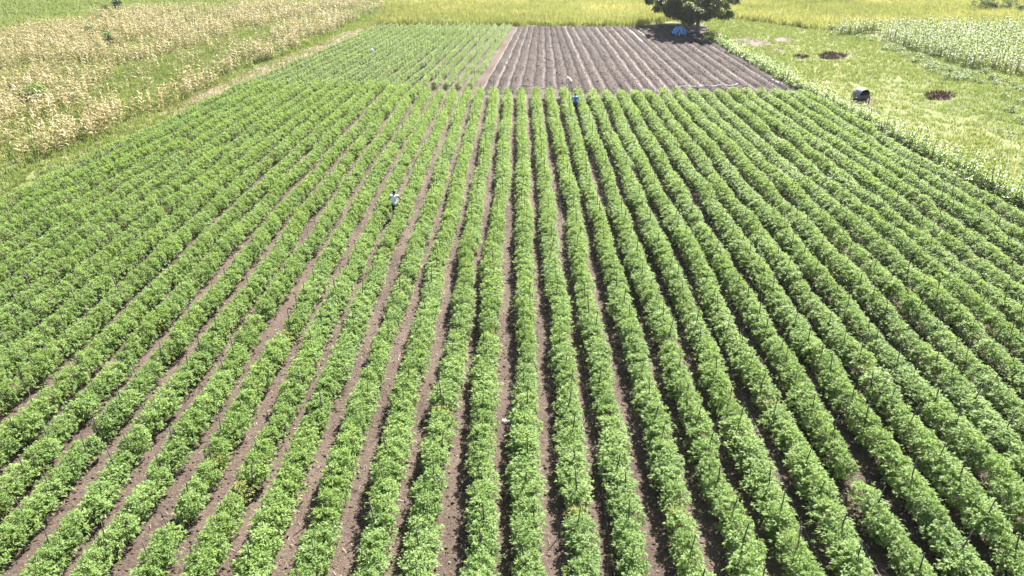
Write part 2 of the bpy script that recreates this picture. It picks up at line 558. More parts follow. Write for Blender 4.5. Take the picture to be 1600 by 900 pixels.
def crop_plant(name, seed, mat, ntip, nleaf, lsize, rx, ry, h):
    g = np.random.default_rng(seed)
    # bushy shoots over an uneven dome
    d = unit(g.normal(size=(ntip * 3, 3)) + [0, 0, 0.5])
    d = d[d[:, 2] > -0.45][:ntip]
    lump = 1 + 0.16 * np.sin(3 * np.arctan2(d[:, 1], d[:, 0]) + g.uniform(0, 6)) + g.normal(0, 0.09, len(d))
    q = 0.76 + 0.24 * g.random(len(d)) ** 0.5
    q = np.where(g.random(len(d)) < 0.12, q * g.uniform(1.05, 1.28, len(d)), q)
    C = np.stack([d[:, 0] * rx * lump * q, d[:, 1] * ry * lump * q, h * 0.52 + d[:, 2] * h * 0.46 * q * (1 + 0.15 * g.normal(size=len(d)))], 1)
    C[:, 2] = np.maximum(C[:, 2], 0.08)
    C[:, :2] *= (0.62 + 0.38 * np.clip(C[:, 2:3] / (0.5 * h), 0, 1))
    C[:, :2] += g.normal(0, 0.03, (len(C), 2))
    n = nleaf
    CC = np.repeat(C, n, 0)
    DD = np.repeat(d, n, 0)
    az = g.uniform(0, 2 * np.pi, len(CC))
    el = g.uniform(-0.75, 0.6, len(CC))
    D = np.stack([np.cos(az) * np.cos(el), np.sin(az) * np.cos(el), np.sin(el)], 1)
    D = unit(D + DD * 0.75)
    N = unit(np.array([[0, 0, 1.0]]) + DD * 0.5 + g.normal(0, 0.35, D.shape))
    L = lsize * g.uniform(0.7, 1.35, len(CC))
    W = L * g.uniform(0.24, 0.36, len(CC))
    B = CC + D * 0.02 + g.normal(0, 0.022, CC.shape)
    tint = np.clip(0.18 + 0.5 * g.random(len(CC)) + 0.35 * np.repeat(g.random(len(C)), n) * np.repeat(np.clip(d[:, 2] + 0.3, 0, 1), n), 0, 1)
    # leaves inside
    ni = int(ntip * n * 0.4)
    Bi = g.normal(0, 1, (ni, 3)) * [rx * 0.42, ry * 0.5, h * 0.2] + [0, 0, h * 0.42]
    Bi[:, 2] = np.abs(Bi[:, 2]) + 0.03
    Di = unit(g.normal(size=(ni, 3)) + [0, 0, -0.1])
    Ni = unit(np.array([[0, 0, 1.0]]) + g.normal(0, 0.5, (ni, 3)))
    B = np.concatenate([B, Bi])
    D = np.concatenate([D, Di])
    N = np.concatenate([N, Ni])
    L = np.concatenate([L, lsize * g.uniform(0.7, 1.3, ni)])
    W = np.concatenate([W, lsize * 0.45 * np.ones(ni)])
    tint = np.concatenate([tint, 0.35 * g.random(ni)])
    mid = B + D * (L * 0.5)[:, None]
    nearest = np.array([np.partition(np.linalg.norm(mid - p, axis=1), 2)[2] for p in mid])
    ok = nearest < lsize * 0.5
    B, D, N, L, W, tint = B[ok], D[ok], N[ok], L[ok], W[ok], tint[ok]
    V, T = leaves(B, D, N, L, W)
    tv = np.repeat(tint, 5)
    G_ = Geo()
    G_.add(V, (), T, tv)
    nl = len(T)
    for s in range(5):
        e = C[g.integers(len(C))]
        G_.tube([(g.normal(0, 0.02), g.normal(0, 0.02), -0.02), (e[0] * 0.4, e[1] * 0.4, e[2] * 0.5), tuple(e)], [0.012, 0.009, 0.004], 3, 0.3, False)
    return G_.mesh(name, [mat])


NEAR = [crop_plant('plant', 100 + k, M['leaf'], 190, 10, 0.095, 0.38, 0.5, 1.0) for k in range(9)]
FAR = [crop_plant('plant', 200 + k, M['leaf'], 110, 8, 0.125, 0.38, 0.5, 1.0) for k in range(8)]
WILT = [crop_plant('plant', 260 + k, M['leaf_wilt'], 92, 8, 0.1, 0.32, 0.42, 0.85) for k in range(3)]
REAR = [crop_plant('plant', 300 + k, M['leaf_rear_hazed'], 92, 8, 0.11, 0.28, 0.48, 0.88) for k in range(8)]

ORD = ['', 'first', 'second', 'third', 'fourth', 'fifth', 'sixth', 'seventh', 'eighth', 'ninth', 'tenth', 'eleventh', 'twelfth', 'thirteenth', 'fourteenth', 'fifteenth', 'sixteenth', 'seventeenth', 'eighteenth', 'nineteenth', 'twentieth', 'twenty-first', 'twenty-second', 'twenty-third', 'twenty-fourth']
IMIN, IMAX = -22, 20


def front_label(i):
    if i >= 12:
        k = IMAX - i + 1
        return 'staked green crop row running beside the green maize border' if k == 1 else f'staked green crop row, {ORD[k]} in from the green maize border'
    if i >= 4:
        k = i - 3
        return 'staked green crop row just right of the worker in the blue shirt' if k == 1 else f'staked green crop row, {ORD[k]} to the right of the worker in blue'
    if i >= 0:
        k = 4 - i
        return 'staked green crop row just left of the worker in the blue shirt' if k == 1 else f'staked green crop row, {ORD[k]} to the left of the worker in blue'
    if i >= -5:
        k = i + 6
        return 'staked green crop row just right of the worker in the white vest' if k == 1 else f'staked green crop row, {ORD[k]} to the right of the worker in the white vest'
    if i >= -13:
        k = -5 - i
        return 'staked green crop row just left of the worker in the white vest' if k == 1 else f'staked green crop row, {ORD[k]} to the left of the worker in the white vest'
    k = i - IMIN + 1
    return 'long green crop row running beside the dirt path at the field edge' if k == 1 else f'long green crop row of the front field, {ORD[k]} in from the dirt path'


stake_spots = []
twine_rows = {6, 7, 9, 10, 12, -2, 2}


def crop_row(i, y0, y1, pitch, protos_near, protos_far, label, group, scale, hs, seed):
    g = np.random.default_rng(seed)
    x0 = ROW0 + PITCH_ROW * i
    ys = np.arange(y0, y1, pitch)
    ys = ys + g.normal(0, 0.06, len(ys))
    wav = 0.3 * (vnoise(np.full_like(ys, i * 7.7), ys, 6.0) - 0.5) + 0.16 * (vnoise(np.full_like(ys, i * 3.3 + 90), ys, 1.8) - 0.5)
    xs = warp(np.full_like(ys, x0), ys) + wav
    vis = in_view(xs, ys)
    if not vis.any():
        return None
    y_first = ys[vis][0]
    root = empty('crop_row', (float(warp(x0, y_first)), float(y_first), 0))
    tag(root, label, 'crop row', group)
    ox, oy = root.location.x, root.location.y
    size = 0.86 + 0.42 * vnoise(np.full_like(ys, i * 5.1 + 30), ys, 1.6)
    hgt = 0.84 + 0.36 * vnoise(np.full_like(ys, i * 2.3 + 60), ys, 3.0)
    first = None
    for k in np.nonzero(vis)[0]:
        if g.random() < 0.004:
            continue
        pr = protos_near if ys[k] < 42 else protos_far
        me = pr[g.integers(len(pr))]
        if g.random() < 0.012:
            me = WILT[g.integers(len(WILT))]
        if first is None:
            o = bpy.data.objects.new('plant', me)
            first = o
        else:
            o = first.copy()
            o.data = me
        COL.objects.link(o)
        o.parent = root
        sc = scale * size[k]
        o.location = (xs[k] - ox, ys[k] - oy, 0.05)
        o.rotation_euler = (g.normal(0, 0.05), g.normal(0, 0.05), g.choice([0, math.pi]) + g.normal(0, 0.35))
        o.scale = (sc, 0.5 + 0.5 * sc, hs * hgt[k])
    ss = np.arange(y_first - 0.5 + g.random(), y1, 1.36)
    ss = ss + g.normal(0, 0.13, len(ss))
    sx = warp(np.full_like(ss, x0), ss) + 0.3 * (vnoise(np.full_like(ss, i * 7.7), ss, 6.0) - 0.5) + g.normal(0, 0.07, len(ss))
    v2 = in_view(sx, ss, 1.4, 1.0) & (g.random(len(ss)) > 0.13)
    stake_spots.extend(zip(sx[v2], ss[v2]))
    if i in twine_rows:
        G_ = Geo()
        yy = np.arange(y_first, min(y1, y_first + 36), 1.5)
        xx = warp(np.full_like(yy, x0), yy) - 0.55
        G_.tube([(a - ox, b - oy, 0.16 + 0.03 * math.sin(b * 2)) for a, b in zip(xx, yy)], 0.005, 4)
        tw = link('twine', G_.mesh('twine', [M['twine']]), root)
    return root


M['twine'] = plain('twine', (0.16, 0.155, 0.15), 0.6, 0.2)
for i in range(IMIN, IMAX + 1):
    wide = 1.0 - 0.13 * min(1, max(0, (-i - 5) / 5)) + 0.1 * min(1, max(0, (i - 2) / 5))
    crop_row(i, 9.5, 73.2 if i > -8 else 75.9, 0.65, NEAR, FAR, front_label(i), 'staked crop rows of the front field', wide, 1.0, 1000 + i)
RMIN, RMAX = -22, -4
for i in range(RMIN, RMAX + 1):
    a, b = RMAX - i + 1, i - RMIN + 1
    if a == 1:
        lab = 'paler rear crop row running beside the bare ploughed plot'
    elif a <= 11:
        lab = f'paler crop row of the rear plot, {ORD[a]} from the bare ploughed soil'
    elif b == 1:
        lab = 'paler rear crop row running beside the dry grassy verge'
    else:
        lab = f'paler crop row of the rear plot, {ORD[b]} from the dry grassy verge'
    crop_row(i, 76.5 + 0.4 * random.random(), 128.3, 0.6, REAR, REAR, lab, 'paler crop rows of the rear plot', 0.95, 0.92, 2000 + i)


# ------------------------------------------------------------------ stakes: the 300 nearest one by one, the rest as one mass
def stake_geo(g, far=False):
    G_ = Geo()
    h = g.uniform(1.35, 1.85)
    b = g.normal(0, 0.035, 2)
    t = g.normal(0, 0.09, 2)
    r = g.uniform(0.017, 0.026) * (0.9 if far else 1)
    G_.tube([(0, 0, -0.05), (t[0] * 0.5 + b[0], t[1] * 0.5 + b[1], h * 0.5), (t[0], t[1], h)], [r * 1.1, r, r * 0.8], 4 if far else 6)
    return G_


gs = np.random.default_rng(11)
stake_meshes = []
for k in range(10):
    stake_meshes.append(stake_geo(gs).mesh('stake', [M['stake']]))
stake_spots.sort(key=lambda p: math.hypot(p[0], p[1], CAM_H))
ins = [p for p in stake_spots if in_view(p[0], p[1], 1.2, 0.0)[0]]
near_set = set(ins[:300])
proto = None
for p in ins[:300]:
    if proto is None:
        o = link('stake', stake_meshes[0])
        tag(o, 'thin dark wooden stake standing among the leaves of a nearer crop row', 'stake', 'stakes in the nearer crop rows')
        proto = o
    else:
        o = proto.copy()
        o.data = stake_meshes[gs.integers(10)]
        COL.objects.link(o)
    o.location = (p[0], p[1], 0.03)
    o.rotation_euler = (0, 0, gs.uniform(0, 6.28))
G_ = Geo()
base = [stake_geo(gs, True) for _ in range(12)]
for p in stake_spots:
    if p in near_set:
        continue
    q = base[gs.integers(12)]
    G_.add(np.concatenate(q.V) + [p[0], p[1], 0.03], np.concatenate(q.Q), np.concatenate(q.T))
tag(link('far_stakes', G_.mesh('far_stakes', [M['stake']])), 'many thin dark stakes standing in the farther crop rows', 'stakes', kind='stuff')


# ------------------------------------------------------------------ maize
def maize_geo(seed, dry, hh=None):
    g = np.random.default_rng(seed)
    h = hh or (g.uniform(1.7, 2.2))
    G_ = Geo()
    lean = g.normal(0, 0.08, 2)
    top = (lean[0] * h, lean[1] * h, h)
    G_.tube([(0, 0, -0.05), (lean[0] * h * 0.5, lean[1] * h * 0.5, h * 0.5), top], [0.022, 0.018, 0.008], 4, 0.45 if dry else 0.4, False)
    n = 10 if dry else 11
    a0 = g.uniform(0, 6.28)
    for k in range(n):
        t = (k + 1.2) / (n + 0.8)
        z = t * h * 0.97
        az = a0 + math.pi * k + g.normal(0, 0.45)
        L = g.uniform(0.65, 0.95) * (1.0 - 0.35 * abs(t - 0.5))
        W = g.uniform(0.085, 0.12) * (0.9 if dry else 1)
        el0 = g.uniform(0.5, 1.1) if not dry else g.uniform(0.1, 0.9)
        bend = g.uniform(1.5, 2.4) if not dry else g.uniform(1.6, 3.0)
        p = np.array([lean[0] * z, lean[1] * z, z])
        seg = 5
        V = []
        tw = g.normal(0, 0.5) if dry else g.normal(0, 0.2)
        for s in range(seg + 1):
            u = s / seg
            e = el0 - bend * u * u
            d = np.array([math.cos(az) * math.cos(e), math.sin(az) * math.cos(e), math.sin(e)])
            side = np.array([-math.sin(az), math.cos(az), 0]) * math.cos(tw * u) + np.array([0, 0, 1]) * math.sin(tw * u)
            wd = W * 0.5 * (1 - u ** 2.2) * (0.55 + 0.9 * min(u * 3, 0.5)) + 0.004
            V += [p + side * wd, p - side * wd]
            p = p + d * L / seg
        Q = [(2 * s, 2 * s + 1, 2 * s + 3, 2 * s + 2) for s in range(seg)]
        low = 1 - t
        tint = np.clip((0.75 - 0.55 * low + g.normal(0, 0.22)) if dry else (0.35 + 0.4 * t + g.normal(0, 0.15)), 0, 1)
        if dry and g.random() < 0.3:
            tint = g.uniform(0, 0.1)
        G_.add(V, Q, (), tint)
    for k in range(5):
        az = g.uniform(0, 6.28)
        G_.tube([top, (top[0] + 0.06 * math.cos(az), top[1] + 0.06 * math.sin(az), h + 0.13), (top[0] + 0.12 * math.cos(az), top[1] + 0.12 * math.sin(az), h + 0.2)], [0.008, 0.007, 0.003], 3, 0.9, False)
    if dry:
        G_.tube([(0.03, 0, h * 0.5), (0.07, 0.02, h * 0.62), (0.08, 0.03, h * 0.7)], [0.02, 0.035, 0.008], 5, 0.8, False)
    return G_


DRY = [maize_geo(500 + k, True) for k in range(9)]
GRN = [maize_geo(600 + k, False) for k in range(8)]
DRY_ME = [q.mesh('dry_maize_plant', [M['maize_dry']]) for q in DRY]
GRN_ME = [q.mesh('maize_plant', [M['maize']]) for q in GRN]


def merged_mass(name, base, pts, mat, smin, smax, g):
    """one object of many rotated, scaled copies of the base shapes"""
    Vs, Qs, Ts, ti, n = [], [], [], [], 0
    bases = [(np.concatenate(b.V), np.concatenate(b.Q) if b.Q else None, np.concatenate(b.T) if b.T else None, np.concatenate(b.tint)) for b in base]
    for (x, y) in pts:
        V, Q, T, t = bases[g.integers(len(bases))]
        a = g.uniform(0, 6.28)
        s = g.uniform(smin, smax)
        c, sn = math.cos(a) * s, math.sin(a) * s
        Vs.append(np.stack([V[:, 0] * c - V[:, 1] * sn + x, V[:, 0] * sn + V[:, 1] * c + y, V[:, 2] * s], 1))
        if Q is not None:
            Qs.append(Q + n)
        if T is not None:
            Ts.append(T + n)
        ti.append(np.clip(t + g.normal(0, 0.06), 0, 1))
        n += len(V)
    F = []
    if Qs:
        F.append(np.concatenate(Qs))
    if Ts:
        F.append(np.concatenate(Ts))
    return link(name, np_mesh(name, np.concatenate(Vs), F, [mat], np.concatenate(ti)))


def plant_things(pts, meshes, label, group, g, smin, smax, name='maize_plant', cat='maize'):
    first = None
    for (x, y) in pts:
        if first is None:
            first = o = tag(link(name, meshes[0]), label, cat, group)
        else:
            o = first.copy()
            o.data = meshes[g.integers(len(meshes))]
            COL.objects.link(o)
        s = g.uniform(smin, smax) * (1.0 if name != 'maize_plant' else float(np.interp(y, [46, 60], [1.0, 0.8])))
        o.location = (x, y, 0)
        o.scale = (s, s, s)
        o.rotation_euler = (0, 0, g.uniform(0, 6.28))


# the green maize border on the right edge of the field
gm_ = np.random.default_rng(21)
hx = lambda y: np.interp(y, [36, 44, 60, 78, 117, 121], [32.5, 32.3, 31.9, 31.2, 30.6, 30.3])
yy = np.arange(37, 119, 0.3)
b1 = [(float(hx(y) + gm_.normal(0, 0.32)), float(y + gm_.normal(0, 0.1))) for y in yy]
b1 = [p for p in b1 if in_view(p[0], p[1], 1.0, 2.0)[0]]
plant_things(b1, GRN_ME, 'tall glossy green maize plant in the border row along the field edge', 'maize plants of the border row', gm_, 0.72, 1.0)
print('border maize', len(b1))
# leafy undergrowth filling the foot of the border row
weed_base = [crop_plant('weed', 700 + k, M['weeds'], 26, 6, 0.2, 0.45, 0.45, 0.6) for k in range(4)]


def geo_of(me):
    q = Geo()
    V = np.empty(len(me.vertices) * 3)
    me.vertices.foreach_get('co', V)
    F4 = [tuple(p.vertices) for p in me.polygons if len(p.vertices) == 4]
    F3 = [tuple(p.vertices) for p in me.polygons if len(p.vertices) == 3]
    t = np.empty(len(me.vertices))
    me.attributes['tint'].data.foreach_get('value', t)
    q.add(V.reshape(-1, 3), F4, F3, t)
    return q


WEED = [geo_of(m) for m in weed_base]

# dry maize on the left
dry_pg = poly([(-160, 330), (7, 277), (89, 244), (156, 219), (187, 200), (237, 180), (312, 150), (373, 110), (439, 90), (488, 69), (555, 36), (602, 17), (600, 6), (420, 10), (330, 16), (180, 24), (0, 62), (-160, 100)])
grn_pg = poly([(120, 175), (190, 112), (330, 72), (420, 42), (540, 20), (600, 8), (604, 14), (480, 38), (410, 62), (345, 108), (285, 140), (200, 180)])
dx, dy = scatter(dry_pg, 1.7)
keep = np.where(inside(dx, dy, grn_pg), rng.random(len(dx)) < 0.16, (vnoise(dx, dy, 5.0) + 0.35 * (vnoise(dx, dy, 1.7) - 0.5) > 0.36) | (rng.random(len(dx)) < 0.2))
dx, dy = dx[keep], dy[keep]
order = np.argsort(np.hypot(dx, dy))
dx, dy = dx[order], dy[order]
inn = in_view(dx, dy, 1.2, 0.0)
idx_near = np.nonzero(inn)[0][:300]
mk = np.zeros(len(dx), bool)
mk[idx_near] = True
gd = np.random.default_rng(22)
plant_things(list(zip(dx[mk], dy[mk])), DRY_ME, 'dry tan maize plant at the near corner of the withered maize field', 'dry maize plants at the near corner', gd, 0.8, 1.05, 'dry_maize_plant', 'dry maize')
tag(merged_mass('dry_maize_field', DRY, list(zip(dx[~mk], dy[~mk])), M['maize_dry'], 0.8, 1.08, gd), 'withered pale tan maize field beyond the dirt path', 'maize field', kind='stuff')
print('dry maize', len(dx))

# green maize block at the far right
mz_pg = poly([(1278, 55), (1330, 56), (1360, 52), (1425, 82), (1475, 96), (1505, 108), (1600, 118), (1760, 140), (1760, 52), (1600, 46), (1420, 46), (1340, 48)])
mx_, my_ = scatter(mz_pg, 1.9)
tag(merged_mass('green_maize_field', GRN, list(zip(mx_, my_)), M['maize_block'], 0.85, 1.12, gd), 'dense green maize field beyond the meadow', 'maize field', kind='stuff')
print('green maize', len(mx_))


# ------------------------------------------------------------------ grass, weeds, the ripening field
def blades(x, y, nb, h, spread, wid, lean, tint, g, curve=0.3):
    n = len(x)
    X = np.repeat(x, nb) + g.normal(0, 1, n * nb) * np.repeat(spread * np.ones(n), nb)
    Y = np.repeat(y, nb) + g.normal(0, 1, n * nb) * np.repeat(spread * np.ones(n), nb)
    H = np.repeat(h * np.ones(n), nb) * g.uniform(0.6, 1.2, n * nb)
    Wd = np.repeat(wid * np.ones(n), nb) * g.uniform(0.7, 1.3, n * nb)
    a = g.uniform(0, 2 * np.pi, n * nb)
    b = g.uniform(0, 2 * np.pi, n * nb)
    l = np.abs(g.normal(0, lean, n * nb)) * H
    z0 = np.full_like(X, -0.02)
    p0 = np.stack([X - np.cos(a) * Wd / 2, Y - np.sin(a) * Wd / 2, z0], 1)
    p1 = np.stack([X + np.cos(a) * Wd / 2, Y + np.sin(a) * Wd / 2, z0], 1)
    mx = X + np.cos(b) * l * curve
    my = Y + np.sin(b) * l * curve
    p2 = np.stack([mx + np.cos(a) * Wd / 2, my + np.sin(a) * Wd / 2, H * 0.6], 1)
    p3 = np.stack([mx - np.cos(a) * Wd / 2, my - np.sin(a) * Wd / 2, H * 0.6], 1)
    p4 = np.stack([X + np.cos(b) * l, Y + np.sin(b) * l, H], 1)
    V = np.stack([p0, p1, p2, p3, p4], 1).reshape(-1, 3)
    k = np.arange(n * nb)[:, None] * 5
    t = np.clip(np.repeat(tint * np.ones(n), nb) + g.normal(0, 0.14, n * nb), 0, 1)
    return V, k + [0, 1, 2, 3], k + [3, 2, 4], np.repeat(t, 5)


def grass_object(name, parts, mat, label, cat):
    Vs, Qs, Ts, ti, n = [], [], [], [], 0
    for V, Q, T, t in parts:
        Vs.append(V)
        Qs.append(Q + n)
        Ts.append(T + n)
        ti.append(t)
        n += len(V)
    o = link(name, np_mesh(name, np.concatenate(Vs), [np.concatenate(Qs), np.concatenate(Ts)], [mat], np.concatenate(ti)))
    print(name, n // 5, 'blades')
    return tag(o, label, cat, kind='stuff')


gg = np.random.default_rng(31)
hedge_line = [(float(hx(y)) + 0.9, float(y)) for y in np.linspace(34, 119, 20)]
right_pg = np.array(hedge_line + [tuple(P(1104, 46)[:2]), tuple(P(1098, 37)[:2]), tuple(P(1050, 35)[:2]), tuple(P(1118, 26)[:2])] + [tuple(P(*q)[:2]) for q in [(1200, 38), (1275, 48), (1340, 50), (1425, 76), (1600, 112), (1800, 140), (1900, 420), (1680, 420)]])
rx_, ry_ = scatter(right_pg, 5.5)
hol = np.zeros(len(rx_), bool)
for pts, k in SPOT_W:
    hol |= inside(rx_, ry_, pts.mean(0) + (pts - pts.mean(0)) * (1.22 if k == 1 else 1.0) - (0, 0.5)) & (vnoise(rx_, ry_, 1.1) + 0.5 * (rng.random(len(rx_)) - 0.5) > (0.33 if k == 1 else 0.45))
rx_, ry_ = rx_[~hol], ry_[~hol]
n1 = vnoise(rx_, ry_, 7.0)
n2 = vnoise(rx_ + 50, ry_, 2.4)
dn = np.clip((np.hypot(rx_ - 34, ry_ - 70) - 6) / 16, 0, 1)
hgt = 0.13 + 0.26 * n1 * n2 + 0.12 * dn
tin = np.clip(0.22 + 0.5 * n1 * (1 - 0.5 * dn) + 0.25 * (n2 - 0.5) + 0.14, 0, 1)
right_parts = [blades(rx_, ry_, 7, hgt, 0.14, 0.045, 0.7, tin, gg)]

# left verge between the crop and the maize, and the green swathe inside the maize
lv = np.concatenate([left_edge(np.linspace(36, 131, 30), 0.9), poly([(600, 14), (555, 34), (488, 66), (439, 86), (373, 106), (312, 146), (237, 176), (156, 214), (89, 238), (7, 270), (-160, 326)])])
lx, ly = scatter(lv, 9)
q1 = vnoise(lx, ly, 4.0)
edge = warp(np.full_like(ly, -32.7), ly) - lx
dryv = np.clip(1.25 - np.abs(edge - 2.2) / 2.4, 0, 1) * np.clip((ly - 60) / 14, 0, 1)
k = (rng.random(len(lx)) > dryv * 0.6) & ~((edge < 1.3) & (rng.random(len(lx)) < 0.75))
left_parts = [blades(lx[k], ly[k], 8, (0.14 + 0.32 * q1 * np.clip(edge / 3, 0.25, 1))[k], 0.13, 0.045, 0.7, np.clip(0.12 + 0.5 * q1 + 0.7 * dryv, 0, 1)[k], gg)]
gx, gy = scatter(dry_pg, 3.2)
q2 = vnoise(gx, gy, 3.0)
left_parts.append(blades(gx, gy, 8, 0.4 + 0.5 * q2, 0.2, 0.06, 0.6, 0.18 + 0.5 * q2, gg))
gx, gy = scatter(grn_pg, 6)
q2 = vnoise(gx, gy, 2.0)
left_parts.append(blades(gx, gy, 9, 0.5 + 0.5 * q2, 0.2, 0.05, 0.5, 0.1 + 0.4 * q2, gg))
# pasture beyond the maize
back_pg = poly([(-160, 100), (0, 60), (180, 23), (330, 15), (430, 9), (600, 8), (640, 36), (640, -25), (-160, -25)])
gx, gy = scatter(back_pg, 1.5)
q2 = vnoise(gx, gy, 9.0)
left_parts.append(blades(gx, gy, 8, 0.4 + 0.4 * q2, 0.35, 0.1, 0.6, 0.12 + 0.6 * q2, gg))
grass_object('left_grass', left_parts, M['grass'], 'mixed green and yellow grass around the withered maize', 'grass')
grass_object('meadow_grass', right_parts, M['grass'], 'short yellow green meadow grass beside the field', 'grass')

# brown stubble on the burnt patches
bp_parts = []
for pts, kk in SPOT_W:
    if kk == 1:
        x, y = scatter(pts, 12)
        bp_parts.append(blades(x, y, 6, 0.3 * np.ones(len(x)), 0.12, 0.04, 0.6, 0.4, gg))
grass_object('brown_stubble', bp_parts, M['brown_grass'], 'dark reddish brown stubble on bare patches of the meadow', 'stubble')

# weeds along the foot of the far right maize and in the meadow hollow
wz = poly([(1320, 57), (1360, 58), (1425, 84), (1490, 108), (1600, 122), (1800, 148), (1800, 190), (1600, 160), (1520, 142), (1440, 108), (1400, 86)])
x1, y1 = scatter(wz, 0.9)
k = rng.random(len(x1)) < np.clip(vnoise(x1, y1, 4.0) * 1.9 - 0.35, 0, 1)
x2, y2 = scatter(poly([(1430, 130), (1540, 140), (1700, 190), (1700, 330), (1590, 225), (1500, 172)]), 0.5)
k2 = rng.random(len(x2)) < np.clip(vnoise(x2, y2, 3.0) * 2.0 - 0.7, 0, 1)
tag(merged_mass('weed_growth', WEED, list(zip(x1[k], y1[k])) + list(zip(x2[k2], y2[k2])), M['weeds'], 0.55, 1.15, gg), 'dark green weeds spreading in front of the green maize', 'weeds', kind='stuff')
bx = [(float(hx(y) + gm_.normal(0.1, 0.4)), float(y)) for y in np.repeat(np.arange(37, 119, 0.4), 2)]
tag(merged_mass('border_undergrowth', WEED, bx, M['maize'], 0.75, 1.2, gg), 'leafy green undergrowth at the foot of the maize border', 'undergrowth', kind='stuff')

# ripening yellow field across the back
ye_pg = poly([(590, 40), (640, 41), (805, 41), (975, 42), (1012, 40), (1045, 33), (1120, 26), (1200, 37), (1275, 47), (1340, 49), (1420, 47), (1600, 46), (1800, 52), (1800, -42), (1300, -42), (560, -42), (600, 0)])
x, y = scatter(ye_pg, 2.6)
far = y > 200
k = ~far | (rng.random(len(x)) < 0.35)
x, y = x[k], y[k]
n1, n2 = vnoise(x, y, 11.0), vnoise(x, y, 2.0)
parts = [blades(x, y, 9, 1.0 + 0.45 * n2, 0.26, 0.085, 0.55, 0.02 + 0.6 * n1 + 0.3 * n2 + 0.2 * (vnoise(x + 70, y, 4.0) - 0.5), gg, 0.35)]
grass_object('ripening_field', parts, M['yellow'], 'dense yellow green ripening crop field along the back', 'field')

# ------------------------------------------------------------------ straw and clods between the rows
n = 15000
x = rng.uniform(-15, 14, n)
y = 10 + 38 * rng.random(n) ** 1.5
dens = np.where((x > -9.5) & (x < -3.2), 1.0, 0.28) * np.clip(vnoise(x, y, 1.6) * 2.2 - 0.5, 0, 1)
k = (rng.random(n) < dens) & in_view(x, y, 0, 1)
x, y = x[k], y[k]
a = rng.uniform(0, np.pi, len(x))
L = rng.uniform(0.06, 0.24, len(x))
W = rng.uniform(0.008, 0.02, len(x))
z = rng.uniform(0.055, 0.085, len(x))
tz = rng.normal(0, 0.12, len(x)) * L
c, s = np.cos(a), np.sin(a)
V = np.stack([np.stack([x - c * L / 2 - s * W / 2, y - s * L / 2 + c * W / 2, z - tz / 2], 1), np.stack([x - c * L / 2 + s * W / 2, y - s * L / 2 - c * W / 2, z - tz / 2], 1),
              np.stack([x + c * L / 2 + s * W / 2, y + s * L / 2 - c * W / 2, z + tz / 2], 1), np.stack([x + c * L / 2 - s * W / 2, y + s * L / 2 + c * W / 2, z + tz / 2], 1)], 1).reshape(-1, 3)
Q = np.arange(len(x))[:, None] * 4 + np.array([0, 1, 2, 3])
tag(link('straw_litter', np_mesh('straw_litter', V, Q, [M['straw']], np.repeat(rng.random(len(x)), 4))), 'pale straw scattered on the soil between the rows', 'straw', kind='stuff')

octa = np.array([(1, 0, 0), (-1, 0, 0), (0, 1, 0), (0, -1, 0), (0, 0, 1), (0, 0, -1)], float)
of = np.array([(0, 2, 4), (2, 1, 4), (1, 3, 4), (3, 0, 4), (2, 0, 5), (1, 2, 5), (3, 1, 5), (0, 3, 5)])


def clods(n, xr, yr, smin, smax, zf):
    x = rng.uniform(*xr, n)
    y = yr[0] + (yr[1] - yr[0]) * rng.random(n) ** 1.4
    k = in_view(x, y, 0, 1)
    x, y = x[k], y[k]
    s = smin + (smax - smin) * rng.random(len(x)) ** 3
    V = octa[None] * s[:, None, None] * rng.uniform(0.6, 1.3, (len(x), 6, 3))
    V = V + np.stack([x, y, zf(x, y)], 1)[:, None]
    F = (np.arange(len(x))[:, None, None] * 6 + of[None]).reshape(-1, 3)
    return V.reshape(-1, 3), F


V1, F1 = clods(34000, (-15, 15), (10, 60), 0.014, 0.075, lambda x, y: row_bump(x, y))
tag(link('soil_clods', np_mesh('soil_clods', V1, F1, [M['clod']])), 'small brown clods of soil between the rows', 'clods', kind='stuff')

n = 15000
x0c, yc = rng.uniform(-4, 30.4, n), rng.uniform(74.6, 131, n)
xc = warp(x0c, yc)
zc = plough_z(x0c, yc)
sz = 0.03 + 0.09 * rng.random(n) ** 2.5
V2 = octa[None] * sz[:, None, None] * rng.uniform(0.6, 1.3, (n, 6, 3)) + np.stack([xc, yc, zc], 1)[:, None]
F2 = (np.arange(n)[:, None, None] * 6 + of[None]).reshape(-1, 3)
tag(link('ploughed_clods', np_mesh('ploughed_clods', V2.reshape(-1, 3), F2, [M['clod']])), 'lumpy dark clods on the ridges of the ploughed plot', 'clods', kind='stuff')

# ------------------------------------------------------------------ irrigation water standing in a few furrows
wm, wt, wb, wo = new_mat('furrow_water')
wb.inputs['Base Color'].default_value = (0.1, 0.085, 0.08, 1)
wb.inputs['Roughness'].default_value = 0.28
wb.inputs['Specular IOR Level'].default_value = 0.8
M['water'] = wm


